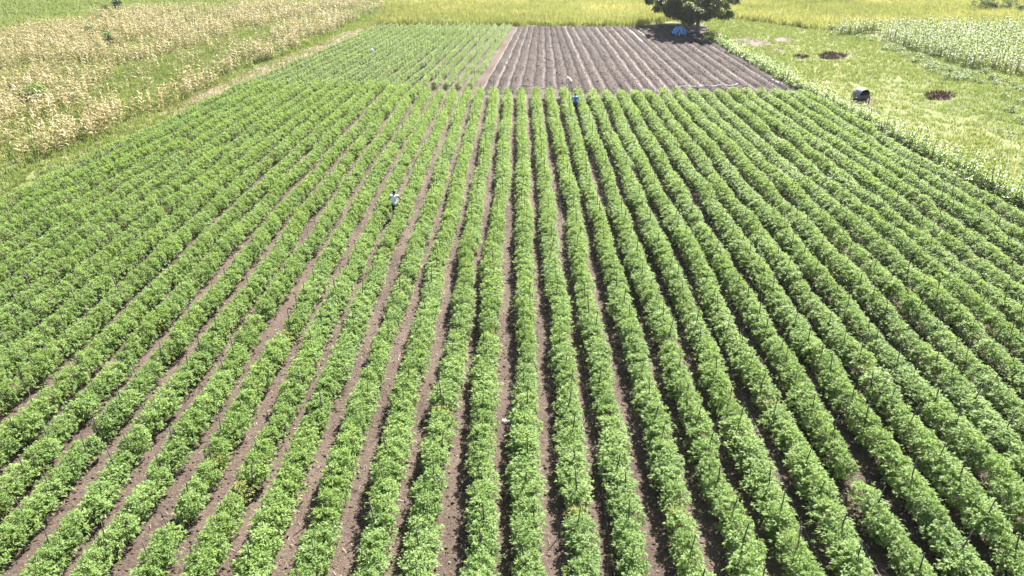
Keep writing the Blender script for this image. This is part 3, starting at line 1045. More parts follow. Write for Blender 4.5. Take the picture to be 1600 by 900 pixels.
def furrow_water(px0, py0, px1, py1, width):
    a, b = P(px0, py0), P(px1, py1)
    ys = np.linspace(a.y, b.y, 26)
    # the furrow this stretch lies in
    mid = P((px0 + px1) / 2, (py0 + py1) / 2)
    cand = FUR0 + FUR * np.arange(0, 26)
    c = cand[np.argmin(np.abs(warp(cand, np.full_like(cand, mid.y)) - mid.x))]
    w_ = 0.22 * (vnoise(ys, np.full_like(ys, c * 0.3), 3.0) - 0.5)
    xs = warp(c - w_, ys)
    wd = width * (0.6 + 0.6 * vnoise(ys, ys * 0 + c, 1.2)) * np.clip(np.minimum(np.arange(26), 25 - np.arange(26)) / 3, 0.15, 1)
    V = np.concatenate([np.stack([xs - wd / 2, ys, ys * 0 + 0.062], 1), np.stack([xs + wd / 2, ys, ys * 0 + 0.062], 1)])
    k = np.arange(25)
    F = np.stack([k, k + 26, k + 27, k + 1], 1)
    me = np_mesh('furrow_water', V, F, [wm])
    if me.polygons[0].normal.z < 0:
        me.flip_normals()
    tag(link('furrow_water', me), kind='structure')


for q in [(983, 46, 1003, 67, 0.42), (994, 48, 1008, 59, 0.3)]:
    furrow_water(*q)


# ------------------------------------------------------------------ trees and bushes
def leaf_cloud(g, centres, radii, per, size, tint_base=0.4):
    Vs, Ts, ti, n = [], [], [], 0
    for c, r in zip(centres, radii):
        m = int(per * (r ** 2))
        p = g.normal(0, 1, (m, 3))
        p = unit(p) * (g.random((m, 1)) ** 0.45)
        p = p * [r, r, r * 0.62] + c
        p[:, 2] -= 0.25 * r * g.random(m) ** 3
        D = unit(g.normal(0, 1, (m, 3)) + [0, 0, -0.35])
        N = unit(g.normal(0, 0.6, (m, 3)) + [0, 0, 1])
        L = size * g.uniform(0.6, 1.4, m)
        V, T = leaves(p, D, N, L, L * 0.5)
        Vs.append(V)
        Ts.append(T + n)
        n += len(V)
        ti.append(np.repeat(np.clip(tint_base + g.normal(0, 0.15) + g.normal(0, 0.2, m), 0, 1), 5))
    return np.concatenate(Vs), np.concatenate(Ts), np.concatenate(ti)


def tree(name, base, label, seed, height, rad, fork, trunk_r, off=(0, 0), squash=1.0):
    g = np.random.default_rng(seed)
    root = empty(name, base)
    tag(root, label, 'tree', 'trees at the far edge of the ploughed plot')
    T_ = Geo()
    lean = g.normal(0, 0.15, 2)
    fk = Vector((lean[0], lean[1], fork))
    T_.tube([(0, 0, -0.1), (lean[0] * 0.3, lean[1] * 0.3, fork * 0.25), (lean[0] * 0.8, lean[1] * 0.8, fork * 0.7), tuple(fk)], [trunk_r * 1.35, trunk_r, trunk_r * 0.88, trunk_r * 0.95], 10)
    trunk = link('trunk', T_.mesh('trunk', [M['bark']], True), root)
    cen, radii = [], []
    nb = 8
    for k in range(nb):
        az = 2 * math.pi * k / nb + g.normal(0, 0.25)
        up = g.uniform(0.35, 1.0)
        e = Vector((off[0] + math.cos(az) * rad * g.uniform(0.55, 0.85), off[1] + math.sin(az) * rad * g.uniform(0.5, 0.8) * squash, fork + (height - fork) * up * 0.75))
        m1 = fk.lerp(e, 0.35) + Vector((g.normal(0, 0.2), g.normal(0, 0.2), 0.5))
        m2 = fk.lerp(e, 0.7) + Vector((g.normal(0, 0.3), g.normal(0, 0.3), 0.45))
        L_ = Geo()
        L_.tube([tuple(fk - Vector((0, 0, 0.25))), tuple(m1), tuple(m2), tuple(e)], [trunk_r * 0.55, trunk_r * 0.38, trunk_r * 0.24, 0.04], 6)
        for s in range(5):
            t0 = m1.lerp(e, g.uniform(0, 0.9))
            d = Vector((g.normal(), g.normal(), g.uniform(-0.5, 0.9))).normalized()
            t1 = t0 + d * g.uniform(0.9, 2.0)
            L_.tube([tuple(t0), tuple(t0.lerp(t1, 0.5) + Vector((0, 0, 0.12))), tuple(t1)], [0.07, 0.045, 0.015], 4)
            cen.append(tuple(t1))
            radii.append(g.uniform(0.6, 1.15))
        link('limb', L_.mesh('limb', [M['bark']], True), trunk)
        cen += [tuple(e), tuple(m2)]
        radii += [g.uniform(0.9, 1.5), g.uniform(0.7, 1.1)]
    # outer clumps making an uneven, drooping outline
    for k in range(70):
        d = unit(g.normal(0, 1, 3) + [0, 0, 0.1])
        q = g.uniform(0.7, 1.02)
        z = fork + 0.4 + (height - fork - 0.4) * (0.3 + 0.68 * d[2] * q)
        z = max(z, 3.3 + g.normal(0, 0.35))
        cen.append((off[0] + d[0] * rad * q, off[1] + d[1] * rad * q * squash, z))
        radii.append(g.uniform(0.6, 1.35))
    V, T, t = leaf_cloud(g, cen, radii, 330, 0.36)
    me = np_mesh('crown', V, T, [M['tree_leaf']], t)
    link('crown', me, root)
    return root


b = P(1090, 54)
tree('shade_tree', (b.x, b.y, 0), 'dark spreading tree whose thick trunk stands right of the blue tent', 41, 8.6, 6.3, 2.3, 0.36, (-0.6, 0.0), 1.1)
b = P(1077, 39)
tree('shade_tree', (b.x, b.y, 0), 'dark tree behind the blue tent, its trunk half hidden in shade', 42, 8.2, 6.3, 2.5, 0.3, (-2.4, -1.0), 1.1)


def bush(base, label, seed, rx, ry, h, mat='tree_leaf', group=None):
    g = np.random.default_rng(seed)
    root = empty('bush', base)
    tag(root, label, 'bush', group)
    S = Geo()
    cen, rad = [], []
    for k in range(int(14 + 5 * rx)):
        d = unit(g.normal(0, 1, 3))
        q = g.uniform(0.45, 0.95)
        c = (d[0] * rx * q, d[1] * ry * q, max(0.45, h * 0.5 + d[2] * h * 0.45 * q))
        cen.append(c)
        rad.append(g.uniform(0.5, 0.9) * min(1, h / 2.0))
        if k < 9:
            S.tube([(c[0] * 0.2, c[1] * 0.2, -0.05), (c[0] * 0.6, c[1] * 0.6, c[2] * 0.5), c], [0.06, 0.04, 0.015], 4)
    V, T, t = leaf_cloud(g, cen, rad, 230, 0.24, 0.45)
    link('stem', S.mesh('stem', [M['bark']], True), root)
    link('foliage', np_mesh('foliage', V, T, [M[mat]], t), root)
    return root


for (px, py, rx, ry, h, lab, sd) in [
    (1552, 19, 5.0, 3.6, 3.6, 'large dark round bush beyond the yellow field, above the green maize', 51),
    (1604, 25, 2.4, 2.2, 2.8, 'smaller dark bush just right of the large round bush', 52),
    (1312, 6, 4.6, 2.0, 1.6, 'low dark bush beyond the yellow field, nearer the trees', 53),
    (1404, 6, 4.2, 2.0, 1.6, 'low dark bush beyond the yellow field, between two others', 54)]:
    q = P(px, py)
    bush((q.x, q.y, 0), lab, sd, rx, ry, h, 'tree_leaf', 'bushes beyond the yellow field')
for (px, py, rx, h, lab, sd) in [
    (57, 160, 1.1, 1.9, 'leafy green shrub growing inside the near dry maize', 61),
    (144, 54, 0.8, 1.8, 'small round green shrub standing alone in the dry maize', 62),
    (173, 72, 0.5, 2.2, 'narrow dark green shrub standing alone in the dry maize', 63),
    (186, 15, 0.9, 2.6, 'tall dark green shrub at the back edge of the dry maize', 64),
    (168, 18, 0.6, 1.6, 'little green shrub just left of the tall one behind the maize', 65)]:
    q = P(px, py)
    bush((q.x, q.y, 0), lab, sd, rx, rx, h, 'weeds', 'shrubs among the dry maize')
q = P(11, 26)
G_ = Geo()
G_.tube([(0, 0, -0.1), (0.05, 0, 0.9), (-0.3, 0, 1.9)], [0.11, 0.1, 0.08], 6)
tag(link('post', G_.mesh('post', [M['bark']]), None, (q.x, q.y, 0)), 'leaning dark wooden post in the pasture behind the dry maize', 'post')

# ------------------------------------------------------------------ the blue tent and the camp under the trees
M['tent'] = plain('tent_fabric', (0.015, 0.36, 0.95), 0.5, 0.15, 3)
M['tent_dark'] = plain('tent_fly', (0.012, 0.09, 0.3), 0.55, 0.2, 3)
M['inner'] = plain('tent_inner', (0.6, 0.57, 0.6), 0.8, 0.12, 4)
M['black'] = plain('painted_door_dark', (0.02, 0.02, 0.025), 0.9, 0.3, 4)
M['white_cloth'] = plain('white_cloth', (0.75, 0.74, 0.7), 0.8, 0.08, 5)
M['white_plastic'] = plain('white_plastic', (0.72, 0.74, 0.76), 0.4, 0.08, 2)


def dome_shell(r, h, a0, a1, ny=14, na=24, thick=0.0, power=0.85):
    """piece of a dome between azimuths a0..a1"""
    V, Q = [], []
    for i in range(ny + 1):
        t = i / ny * math.pi / 2
        for k in range(na + 1):
            a = a0 + (a1 - a0) * k / na
            rr = r * math.cos(t) ** power
            wr = 1 + 0.02 * math.sin(a * 8)
            V.append((rr * math.cos(a) * wr, rr * math.sin(a) * wr, h * math.sin(t)))
    for i in range(ny):
        for k in range(na):
            a = i * (na + 1) + k
            Q.append((a, a + 1, a + na + 2, a + na + 1))
    return V, Q


tp = P(1061, 54.5)
tent = empty('dome_tent', (tp.x, tp.y, 0.02), R(0))
tag(tent, 'blue dome tent with a pale open doorway under the trees', 'tent')
g1 = Geo()
V, Q = dome_shell(1.17, 1.42, R(-64), R(246), 16, 34)
g1.add(V, Q)
link('canopy', g1.mesh('canopy', [M['tent']], True), tent)
g2 = Geo()
V, Q = dome_shell(1.1, 1.38, R(-116), R(-62), 16, 12)
V = [v for v in V]
g2.add(V, Q)
link('inner_wall', g2.mesh('inner_wall', [M['inner']], True), tent)
g3 = Geo()      # a flap folded to each side of the doorway slit
for sx, w1 in ((-1, 0.42), (1, 0.36)):
    pts = []
    for i in range(9):
        t = i / 8
        zz = 0.03 + 1.0 * t
        out_r = math.sqrt(max(0.0, 1 - (zz / 1.42) ** 2)) * 1.17
        pts.append((sx * (0.08 + w1 * (1 - t)) + 0.05, -out_r * 0.985 - 0.03, zz))
        pts.append((sx * (0.12 + (w1 + 0.32) * (1 - t) + 0.07) + 0.05, -out_r * 0.9 - 0.06, zz))
    Qf = [(2 * i, 2 * i + 1, 2 * i + 3, 2 * i + 2) for i in range(8)]
    gf = Geo()
    gf.add(pts, Qf)
    link('flap', gf.mesh('flap', [M['tent_dark'] if sx < 0 else M['tent']], True), tent)
g4 = Geo()  # black strip over the inner wall, painting the dark inside of the doorway
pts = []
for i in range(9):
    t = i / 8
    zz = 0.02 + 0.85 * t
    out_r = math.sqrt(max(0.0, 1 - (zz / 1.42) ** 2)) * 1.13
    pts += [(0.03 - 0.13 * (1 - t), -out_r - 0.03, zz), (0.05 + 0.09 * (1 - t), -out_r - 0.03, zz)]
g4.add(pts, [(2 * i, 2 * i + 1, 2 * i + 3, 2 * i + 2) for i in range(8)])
link('opening_dark_strip', g4.mesh('opening_dark_strip', [M['black']], True), tent)
for a in (35, 145):
    gp = Geo()
    gp.tube([(1.19 * math.cos(R(a)) * math.cos(t), 1.19 * math.sin(R(a)) * math.cos(t), 1.44 * math.sin(t)) for t in np.linspace(0, math.pi, 18)], 0.025, 6)
    link('pole', gp.mesh('pole', [M['tent_dark']], True), tent)


def sack(px, py, r, label, mat, name='sack', seed=0, cat='sack', group=None, z=0.0, wob=0.12):
    q = P(px, py)
    g_ = Geo()
    c = (0, 0, r[2] * 0.85)
    g_.blob(c, r, 14, 9, 0.5, wob, random.uniform(0, 3))
    g_.tube([(0, 0, r[2] * 1.6), (0.04, 0.02, r[2] * 1.95), (0.1, 0.05, r[2] * 2.1)], [r[0] * 0.28, r[0] * 0.16, r[0] * 0.26], 8)
    o = link(name, g_.mesh(name, [mat], True), None, (q.x, q.y, z))
    return tag(o, label, cat, group)


sack(1084.5, 57.5, (0.3, 0.24, 0.2), 'pale grey sack lying at the foot of the thick trunk', plain('sack_pale', (0.5, 0.49, 0.5), 0.85, 0.15))
sack(1081, 54, (0.28, 0.25, 0.26), 'dark blue bundle between the tent and the thick trunk', plain('bundle_blue', (0.05, 0.05, 0.11), 0.85, 0.3), 'bundle', 1, 'bundle')
sack(1076.5, 53.5, (0.24, 0.22, 0.2), 'dusty brown bag standing next to the tent', plain('bag_brown', (0.25, 0.19, 0.15), 0.9, 0.2), 'bag', 2, 'bag')
sack(1088, 54.6, (0.25, 0.2, 0.22), 'dark bag leaning against the thick trunk', plain('bag_dark', (0.06, 0.05, 0.09), 0.9, 0.3), 'bag', 2, 'bag')
sack(1100.5, 56, (0.14, 0.12, 0.12), 'small white bag on the ground right of the thick trunk', M['white_cloth'], 'bag', 2, 'bag')


def plank(px, py, size, rz, label, mat, name='plank', cat='plank', z=0.06):
    q = P(px, py)
    g_ = Geo()
    g_.box((0, 0, 0), size, 0.0)
    o = link(name, g_.mesh(name, [mat]), None, (q.x, q.y, z))
    o.rotation_euler = (R(8), 0, rz)
    return tag(o, label, cat)


plank(1068.5, 36, (1.1, 0.3, 0.06), R(2), 'reddish board lying flat by the rear tree trunk', plain('board_red', (0.45, 0.2, 0.17), 0.8, 0.25), z=0.09)
plank(1055.5, 38, (0.5, 0.2, 0.05), R(-25), 'short white board lying behind the tent', M['white_cloth'], z=0.07)

# white scraps
q = P(790, 661)
g_ = Geo()
V = []
for i in range(5):
    for j in range(4):
        V.append((i * 0.06 - 0.12, j * 0.035 - 0.05 + 0.02 * math.sin(i * 2), 0.02 + 0.035 * math.sin(i * 1.7 + j * 2.1) + 0.02 * j))
g_.add(V, [(i * 4 + j, i * 4 + j + 1, i * 4 + j + 5, i * 4 + j + 4) for i in range(4) for j in range(3)])
o = tag(link('paper_scrap', g_.mesh('paper_scrap', [M['white_cloth']]), None, (q.x, q.y, 0.08)), 'crumpled white scrap on the soil between two nearby crop rows', 'litter')
o.rotation_euler = (0, 0, R(-35))
q = P(581, 81, 0.75)
g_ = Geo()
g_.blob((0, 0, 0.1), (0.24, 0.2, 0.26), 12, 8, 0.5, 0.16)
g_.blob((0.06, 0.02, 0.3), (0.13, 0.12, 0.16), 10, 6, 0.5, 0.16)
tag(link('white_bag', g_.mesh('white_bag', [M['white_plastic']], True), None, (q.x, q.y, 0.72)), 'small bright white bag caught on the plants of the rear plot', 'bag')

# hoses
M['hose'] = plain('hose_plastic', (0.4, 0.43, 0.48), 0.5, 0.12, 2)
def hose(name, pts, r, mat, label):
    g_ = Geo()
    P3 = [Vector(p) for p in pts]
    fine = []
    for i in range(len(P3) - 1):
        p0, p1, p2, p3 = P3[max(i - 1, 0)], P3[i], P3[i + 1], P3[min(i + 2, len(P3) - 1)]
        for s in range(6):
            t = s / 6
            fine.append(0.5 * ((2 * p1) + (p2 - p0) * t + (2 * p0 - 5 * p1 + 4 * p2 - p3) * t * t + (3 * p1 - p0 - 3 * p2 + p3) * t ** 3))
    fine.append(P3[-1])
    g_.tube([tuple(p) for p in fine], r, 6)
    tag(link(name, g_.mesh(name, [mat], True)), label, 'hose')


hp = [(1050, 138.4), (1075, 138), (1090, 138.2), (1098, 136.4), (1112, 137.4), (1128, 135.2), (1138, 136.6), (1147, 136.2), (1152, 133)]
hose('hose', [tuple(P(a, b_) + Vector((0, 0, 0.2 + 0.04 * (k % 2)))) for k, (a, b_) in enumerate(hp)], 0.036, M['hose'], 'thick pale hose snaking along the front edge of the ploughed plot')
hp = [(728, 153.5), (760, 154.2), (800, 154.5), (840, 155), (875, 154)]
hose('hose', [tuple(P(a, b_) + Vector((0, 0, 0.1 + 0.03 * (k % 2)))) for k, (a, b_) in enumerate(hp)], 0.035, M['hose'], 'thin pale hose lying across the far ends of the middle rows')
hp = [(1203, 126), (1212, 130), (1222, 135)]
hose('pipe', [tuple(P(a, b_) + Vector((0, 0, 0.2))) for a, b_ in hp], 0.06, M['white_plastic'], 'short straight white pipe on the ploughed soil near the maize border')

# ------------------------------------------------------------------ the open drum shelter on the meadow
M['drum'] = plain('drum_metal', (0.17, 0.175, 0.19), 0.5, 0.25, 3, 0.3)
M['drum_in'] = plain('drum_inside', (0.03, 0.026, 0.032), 0.9, 0.3, 3)
M['slat'] = plain('grey_wood', (0.11, 0.09, 0.095), 0.85, 0.35, 7)
q = P(1343, 157)
drum = empty('drum_shelter', (q.x, q.y, -0.06), R(18))
drum.scale = (0.86, 0.86, 0.86)
tag(drum, 'grey metal drum on its side, open in front, above a slatted board', 'drum')
R_, LEN, ZC = 0.72, 1.25, 0.78


def ring(r, y, n=36):
    return [(r * math.cos(2 * math.pi * k / n), y, ZC + r * math.sin(2 * math.pi * k / n)) for k in range(n)]


n = 36
g_ = Geo()
prof = [(R_, -LEN / 2), (R_ + 0.025, -LEN / 2 + 0.03), (R_, -LEN / 2 + 0.07), (R_, -0.22), (R_ + 0.025, -0.19), (R_, -0.16), (R_, 0.16), (R_ + 0.025, 0.19), (R_, 0.22), (R_, LEN / 2)]
V = []
for r, y in prof:
    V += ring(r, y)
m = len(prof)
Q = [(i * n + k, i * n + (k + 1) % n, (i + 1) * n + (k + 1) % n, (i + 1) * n + k) for i in range(m - 1) for k in range(n)]
V.append((0, LEN / 2, ZC))
T = [((m - 1) * n + k, (m - 1) * n + (k + 1) % n, m * n) for k in range(n)]
g_.add(V, Q, T)
link('shell', g_.mesh('shell', [M['drum']], True), drum)
g_ = Geo()
V = ring(R_, -LEN / 2) + ring(R_ - 0.05, -LEN / 2 - 0.004) + ring(R_ - 0.05, LEN / 2 - 0.05) + [(0, LEN / 2 - 0.05, ZC)]
Q = [(i * n + k, i * n + (k + 1) % n, (i + 1) * n + (k + 1) % n, (i + 1) * n + k) for i in range(2) for k in range(n)]
T = [(2 * n + k, 2 * n + (k + 1) % n, 3 * n) for k in range(n)]
g_.add(V, Q, T)
link('lining', g_.mesh('lining', [M['drum_in']], True), drum)
g_ = Geo()
for k in range(4):
    g_.box((0.0, -LEN / 2 - 0.09 - 0.015 * (k % 2), ZC - 0.02 - 0.1 * k), (1.62, 0.07, 0.085), R(0), 0.5, R(14))
link('front_board', g_.mesh('front_board', [M['slat']]), drum)
for sx in (-0.45, 0.45):
    for sy in (-0.45, 0.42):
        g_ = Geo()
        g_.box((sx, sy, 0.12), (0.16, 0.2, 0.3), R(5))
        link('foot', g_.mesh('foot', [M['slat']]), drum)
for (px, py, h, lab) in [(1329, 155.5, 0.5, 'short dark post just left of the metal drum'), (1357, 161, 0.7, 'thin short post just right of the metal drum')]:
    q = P(px, py)
    g_ = Geo()
    g_.tube([(0, 0, -0.1), (0.02, 0, h * 0.5), (0.0, 0.02, h)], [0.06, 0.05, 0.045], 6)
    tag(link('post', g_.mesh('post', [M['bark']]), None, (q.x, q.y, 0)), lab, 'post')


# ------------------------------------------------------------------ people
M['skin'] = plain('dark_skin', (0.075, 0.042, 0.028), 0.5, 0.1, 8)
M['hair'] = plain('black_hair', (0.012, 0.011, 0.011), 0.7, 0.2, 30)
M['vest'] = plain('white_vest', (0.72, 0.74, 0.8), 0.85, 0.06, 6)
M['trouser'] = plain('dark_trousers', (0.022, 0.023, 0.028), 0.85, 0.25, 6)
M['blue'] = plain('blue_shirt', (0.015, 0.17, 0.42), 0.8, 0.12, 6)
M['pale_blue'] = plain('pale_blue_yoke', (0.5, 0.68, 0.78), 0.8, 0.08, 6)
M['cream'] = plain('cream_cloth', (0.6, 0.53, 0.4), 0.85, 0.08, 6)
M['navy'] = plain('navy_trousers', (0.03, 0.03, 0.05), 0.85, 0.25, 6)


def merge_voxel(G_, name, mat, voxel):
    """fuse overlapping limbs into one continuous smooth surface"""
    o = bpy.data.objects.new(name, G_.mesh(name, [mat]))
    COL.objects.link(o)
    md = o.modifiers.new('fuse', 'REMESH')
    md.mode = 'VOXEL'
    md.voxel_size = voxel
    sm = o.modifiers.new('smooth', 'SMOOTH')
    sm.factor = 0.5
    sm.iterations = 3
    dg = bpy.context.evaluated_depsgraph_get()
    me = bpy.data.meshes.new_from_object(o.evaluated_get(dg))
    o.modifiers.clear()
    o.data = me
    me.name = name
    me.polygons.foreach_set('use_smooth', np.ones(len(me.polygons), bool))
    if not me.materials:
        me.materials.append(mat)
    return o


def limb(G_, pts, rad):
    G_.tube(pts, rad, 10)
    for p, r in zip(pts, rad):
        G_.blob(tuple(p), (r, r, r), 10, 6)


def hand(G_, wrist, d, side, curl=0.6):
    """palm, four unequal bent fingers and a thumb from the side of the palm"""
    d = Vector(d).normalized()
    s = (Vector(side) - d * Vector(side).dot(d)).normalized()
    nrm = d.cross(s)
    w_ = Vector(wrist)
    G_.tube([tuple(w_), tuple(w_ + d * 0.05), tuple(w_ + d * 0.095)], [0.027, 0.04, 0.04], 8, flat=0.5)
    for k, L in enumerate((0.075, 0.085, 0.08, 0.062)):
        b0 = w_ + d * 0.09 + s * (-0.03 + 0.02 * k)
        p1 = b0 + d * L * 0.5 + nrm * L * 0.12 * curl
        d2 = (d + nrm * curl).normalized()
        p2 = p1 + d2 * L * 0.5
        G_.tube([tuple(b0 - d * 0.02), tuple(p1), tuple(p2)], [0.0095, 0.009, 0.0075], 6)
    b0 = w_ + d * 0.03 - s * 0.032
    p1 = b0 + (d * 0.6 - s * 0.8).normalized() * 0.04
    p2 = p1 + (d + nrm * 0.4).normalized() * 0.035
    G_.tube([tuple(b0 + s * 0.01), tuple(p1), tuple(p2)], [0.012, 0.011, 0.009], 6)


def head(G_, c, f):
    """skull, jaw, nose, ears; f = direction the face looks"""
    c = Vector(c)
    f = Vector(f).normalized()
    up = (Vector((0, 0, 1)) - f * f.z).normalized()
    r = f.cross(up)
    G_.blob(tuple(c), (0.078, 0.094, 0.108), 16, 10, rot=math.atan2(f.y, f.x) - math.pi / 2)
    j = c + f * 0.03 - up * 0.07
    G_.blob(tuple(j), (0.058, 0.062, 0.055), 12, 8, rot=math.atan2(f.y, f.x) - math.pi / 2)
    n0 = c + f * 0.094 + up * 0.005
    G_.tube([tuple(n0 + up * 0.015 - f * 0.012), tuple(n0 - up * 0.022 + f * 0.014)], [0.01, 0.018], 6)
    G_.tube([tuple(c + f * 0.088 - up * 0.058 - r * 0.022), tuple(c + f * 0.094 - up * 0.058), tuple(c + f * 0.088 - up * 0.058 + r * 0.022)], 0.009, 6)
    for s in (-1, 1):
        G_.blob(tuple(c + r * 0.08 * s - up * 0.005), (0.014, 0.02, 0.03), 8, 6)


def person(loc, rz, label, J, cloth, cap=None):
    """J: joints; cloth: list of (name, material, [(points, radii), ...])"""
    root = empty('person', loc, rz)
    tag(root, label, 'person', None)
    B = Geo()
    limb(B, [J['pelvis'], J['waist'], J['chest'], J['neck0']], [0.145, 0.13, 0.15, 0.075])
    limb(B, [J['neck0'], J['head']], [0.058, 0.052])
    for s in 'LR':
        limb(B, [J['chest'], J['sh' + s]], [0.1, 0.068])
        limb(B, [J['sh' + s], J['el' + s], J['wr' + s]], [0.056, 0.043, 0.028])
        limb(B, [J['pelvis'], J['hip' + s]], [0.11, 0.1])
        limb(B, [J['hip' + s], J['kn' + s], J['an' + s]], [0.092, 0.06, 0.042])
        a = Vector(J['an' + s])
        fd = Vector(J['foot'])
        B.tube([tuple(a - fd * 0.05 - Vector((0, 0, 0.045))), tuple(a + fd * 0.08 - Vector((0, 0, 0.05))), tuple(a + fd * 0.17 - Vector((0, 0, 0.06)))], [0.04, 0.042, 0.026], 8)
        hd = (Vector(J['wr' + s]) - Vector(J['el' + s])).normalized()
        hand(B, J['wr' + s], hd, J.get('hs' + s, (0, 1, 0)), 0.7)
    head(B, J['head'], J['face'])
    o = merge_voxel(B, 'body', M['skin'], 0.011)
    o.parent = root
    eyes = Geo()
    f = Vector(J['face']).normalized()
    up = (Vector((0, 0, 1)) - f * f.z).normalized()
    r = f.cross(up)
    for s in (-1, 1):
        eyes.blob(tuple(Vector(J['head']) + f * 0.082 + r * 0.03 * s + up * 0.012), (0.011, 0.011, 0.011), 8, 6)
    link('eyes', eyes.mesh('eyes', [M['white_cloth']], True), root)
    for name, mat, parts in cloth:
        C = Geo()
        for pts, rad in parts:
            limb(C, pts, rad)
        c = merge_voxel(C, name, mat, 0.016)
        c.parent = root
    if cap is not None:
        nm, mat, sc = cap
        H = Geo()
        hc = Vector(J['head']) - f * 0.014 + up * 0.022
        H.blob(tuple(hc), (0.088 * sc, 0.1 * sc, 0.106 * sc), 16, 10, rot=math.atan2(f.y, f.x) - math.pi / 2)
        hm = H.mesh(nm, [mat], True)
        link(nm, hm, root)
    return root


def stand(**k):
    J = dict(pelvis=(0, 0, 0.95), waist=(0, 0.0, 1.1), chest=(0, 0.02, 1.3), neck0=(0, 0.02, 1.46), head=(0, 0.06, 1.62), face=(0, 1, -0.25), foot=(0, 1, 0),
             shL=(-0.19, 0.01, 1.4), shR=(0.19, 0.01, 1.4), elL=(-0.3, -0.02, 1.14), elR=(0.3, 0.0, 1.14), wrL=(-0.26, 0.18, 1.0), wrR=(0.27, 0.2, 1.0),
             hipL=(-0.09, 0, 0.9), hipR=(0.09, 0, 0.9), knL=(-0.1, 0.05, 0.5), knR=(0.1, 0.03, 0.5), anL=(-0.1, 0, 0.1), anR=(0.11, -0.02, 0.1))
    J.update(k)
    return J


def shirt_parts(J, sleeve=0.0, grow=0.022, low=None):
    p = [([low or J['pelvis'], J['waist'], J['chest'], tuple(Vector(J['neck0']) - (Vector(J['neck0']) - Vector(J['chest'])) * 0.25)], [0.155 + grow * 0.6, 0.135 + grow, 0.15 + grow, 0.085])]
    for s in 'LR':
        p.append(([J['chest'], tuple(Vector(J['sh' + s]))], [0.1 + grow, 0.06 + grow * 0.8]))
        if sleeve:
            sh, el = Vector(J['sh' + s]), Vector(J['el' + s])
            e = sh.lerp(el, min(sleeve, 1.0))
            pts, rr = [tuple(sh), tuple(e)], [0.066, 0.062]
            if sleeve > 1:
                wr = Vector(J['wr' + s])
                pts.append(tuple(el.lerp(wr, 0.9)))
                rr = [0.068, 0.058, 0.044]
            p.append((pts, rr))
    return p


def trouser_parts(J, end=0.95, grow=0.02):
    p = [([J['pelvis'], tuple((Vector(J['hipL']) + Vector(J['hipR'])) / 2)], [0.16, 0.14])]
    for s in 'LR':
        k_, a_ = Vector(J['kn' + s]), Vector(J['an' + s])
        p.append(([J['hip' + s], J['kn' + s], tuple(k_.lerp(a_, end))], [0.105 + grow, 0.072 + grow, 0.062 + grow * 0.5]))
    return p


# worker with white vest, walking away between two rows
J = stand(elR=(0.37, 0.06, 1.16), wrR=(0.53, 0.24, 1.2), shR=(0.2, 0.02, 1.41), elL=(-0.33, -0.05, 1.17), wrL=(-0.25, 0.18, 1.05), knL=(-0.1, 0.0, 0.5), anL=(-0.1, -0.16, 0.14), knR=(0.1, 0.14, 0.51), anR=(0.1, 0.12, 0.1), hsR=(0, 0, 1), face=(0.15, 1, -0.3))
q = P(617, 340)
vx = float(warp(ROW0 - 5.5 * PITCH_ROW, 39.3)) + 0.1
person((vx, 39.3, 0.03), R(-4), 'person in a white sleeveless vest and dark trousers walking between crop rows', J,
       [('vest', M['vest'], shirt_parts(J)), ('trousers', M['trouser'], trouser_parts(J)),
        ('shirt_tail', M['white_cloth'], [([(0.05, -0.16, 1.0), (0.08, -0.175, 0.9)], [0.075, 0.06])])], ('hair', M['hair'], 1.04))
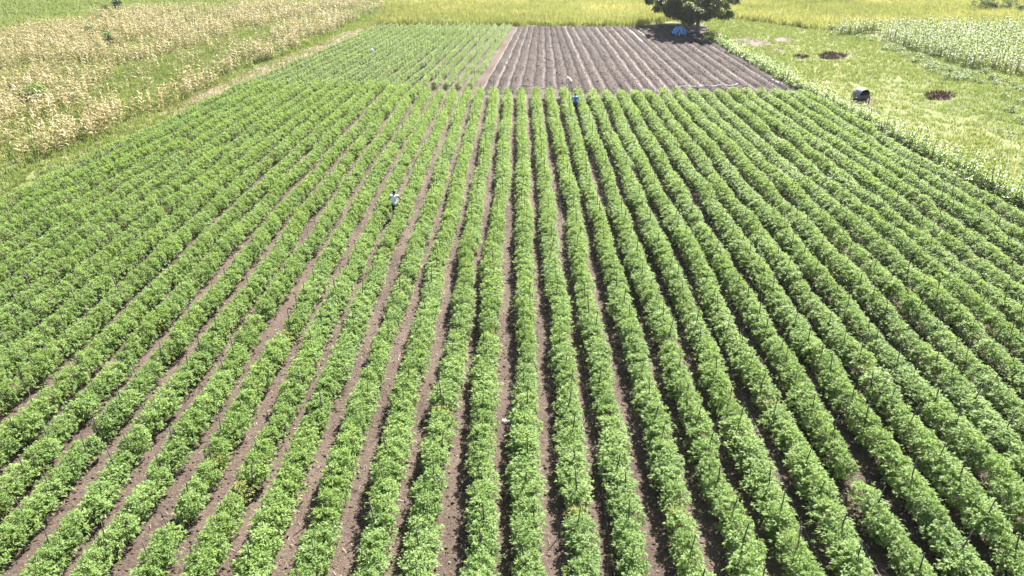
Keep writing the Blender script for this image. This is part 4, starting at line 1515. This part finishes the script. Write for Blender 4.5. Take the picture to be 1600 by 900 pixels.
# worker in blue near the far end of the rows
J = stand(elL=(-0.33, 0.05, 1.15), wrL=(-0.24, 0.27, 1.1), elR=(0.33, 0.02, 1.15), wrR=(0.3, 0.24, 1.05), head=(0.03, 0.13, 1.59), face=(0.1, 1, -0.6), chest=(0, 0.05, 1.3), neck0=(0.01, 0.07, 1.45))
bx_ = ROW0 + 3.5 * PITCH_ROW
person((bx_ + 0.02, 66.8, 0.03), R(0), 'person in a blue shirt with pale shoulders standing between rows', J,
       [('shirt', M['blue'], shirt_parts(J, 1.2)), ('yoke', M['pale_blue'], [([J['shL'], tuple((Vector(J['neck0']) + Vector(J['chest'])) / 2 + Vector((0, -0.02, 0.03))), J['shR']], [0.082, 0.118, 0.082])]),
        ('trousers', M['navy'], trouser_parts(J))], ('hair', M['hair'], 1.04))
# worker in cream clothes stooping over the ploughed soil
J = stand(pelvis=(0, 0, 0.88), hipL=(-0.09, 0, 0.86), hipR=(0.09, 0, 0.86), waist=(-0.0, 0.14, 1.0), chest=(-0.02, 0.34, 1.1), neck0=(-0.03, 0.47, 1.15), head=(-0.04, 0.6, 1.2), face=(-0.1, 0.6, -0.7),
          shL=(-0.2, 0.42, 1.1), shR=(0.17, 0.42, 1.1), elL=(-0.26, 0.52, 0.83), elR=(0.22, 0.5, 0.83), wrL=(-0.2, 0.66, 0.62), wrR=(0.18, 0.64, 0.62), knL=(-0.13, 0.08, 0.48), knR=(0.14, 0.05, 0.48), anL=(-0.15, -0.02, 0.1), anR=(0.16, -0.06, 0.1))
q = P(891, 141.5)
person((q.x, q.y, 0.1), R(28), 'person in cream clothes and headscarf stooping over the ploughed soil', J,
       [('shirt', M['cream'], shirt_parts(J, 1.4)), ('trousers', M['cream'], trouser_parts(J, 0.7))], ('headscarf', M['white_cloth'], 1.16))

# ------------------------------------------------------------------ the air
HAZE = 0.0001
hm = bpy.data.materials.new('haze')
hm.use_nodes = True
ht = hm.node_tree
ht.nodes.remove(ht.nodes['Principled BSDF'])
pv = ht.nodes.new('ShaderNodeVolumePrincipled')
pv.inputs['Color'].default_value = (0.93, 0.96, 1.0, 1)
pv.inputs['Density'].default_value = HAZE
pv.inputs['Anisotropy'].default_value = 0.3
ht.links.new(pv.outputs[0], ht.nodes['Material Output'].inputs['Volume'])
hb = Geo()
hb.box((0, 0, 9.0), (3100, 3100, 20.4))
tag(link('haze', hb.mesh('haze', [hm])), kind='stuff')
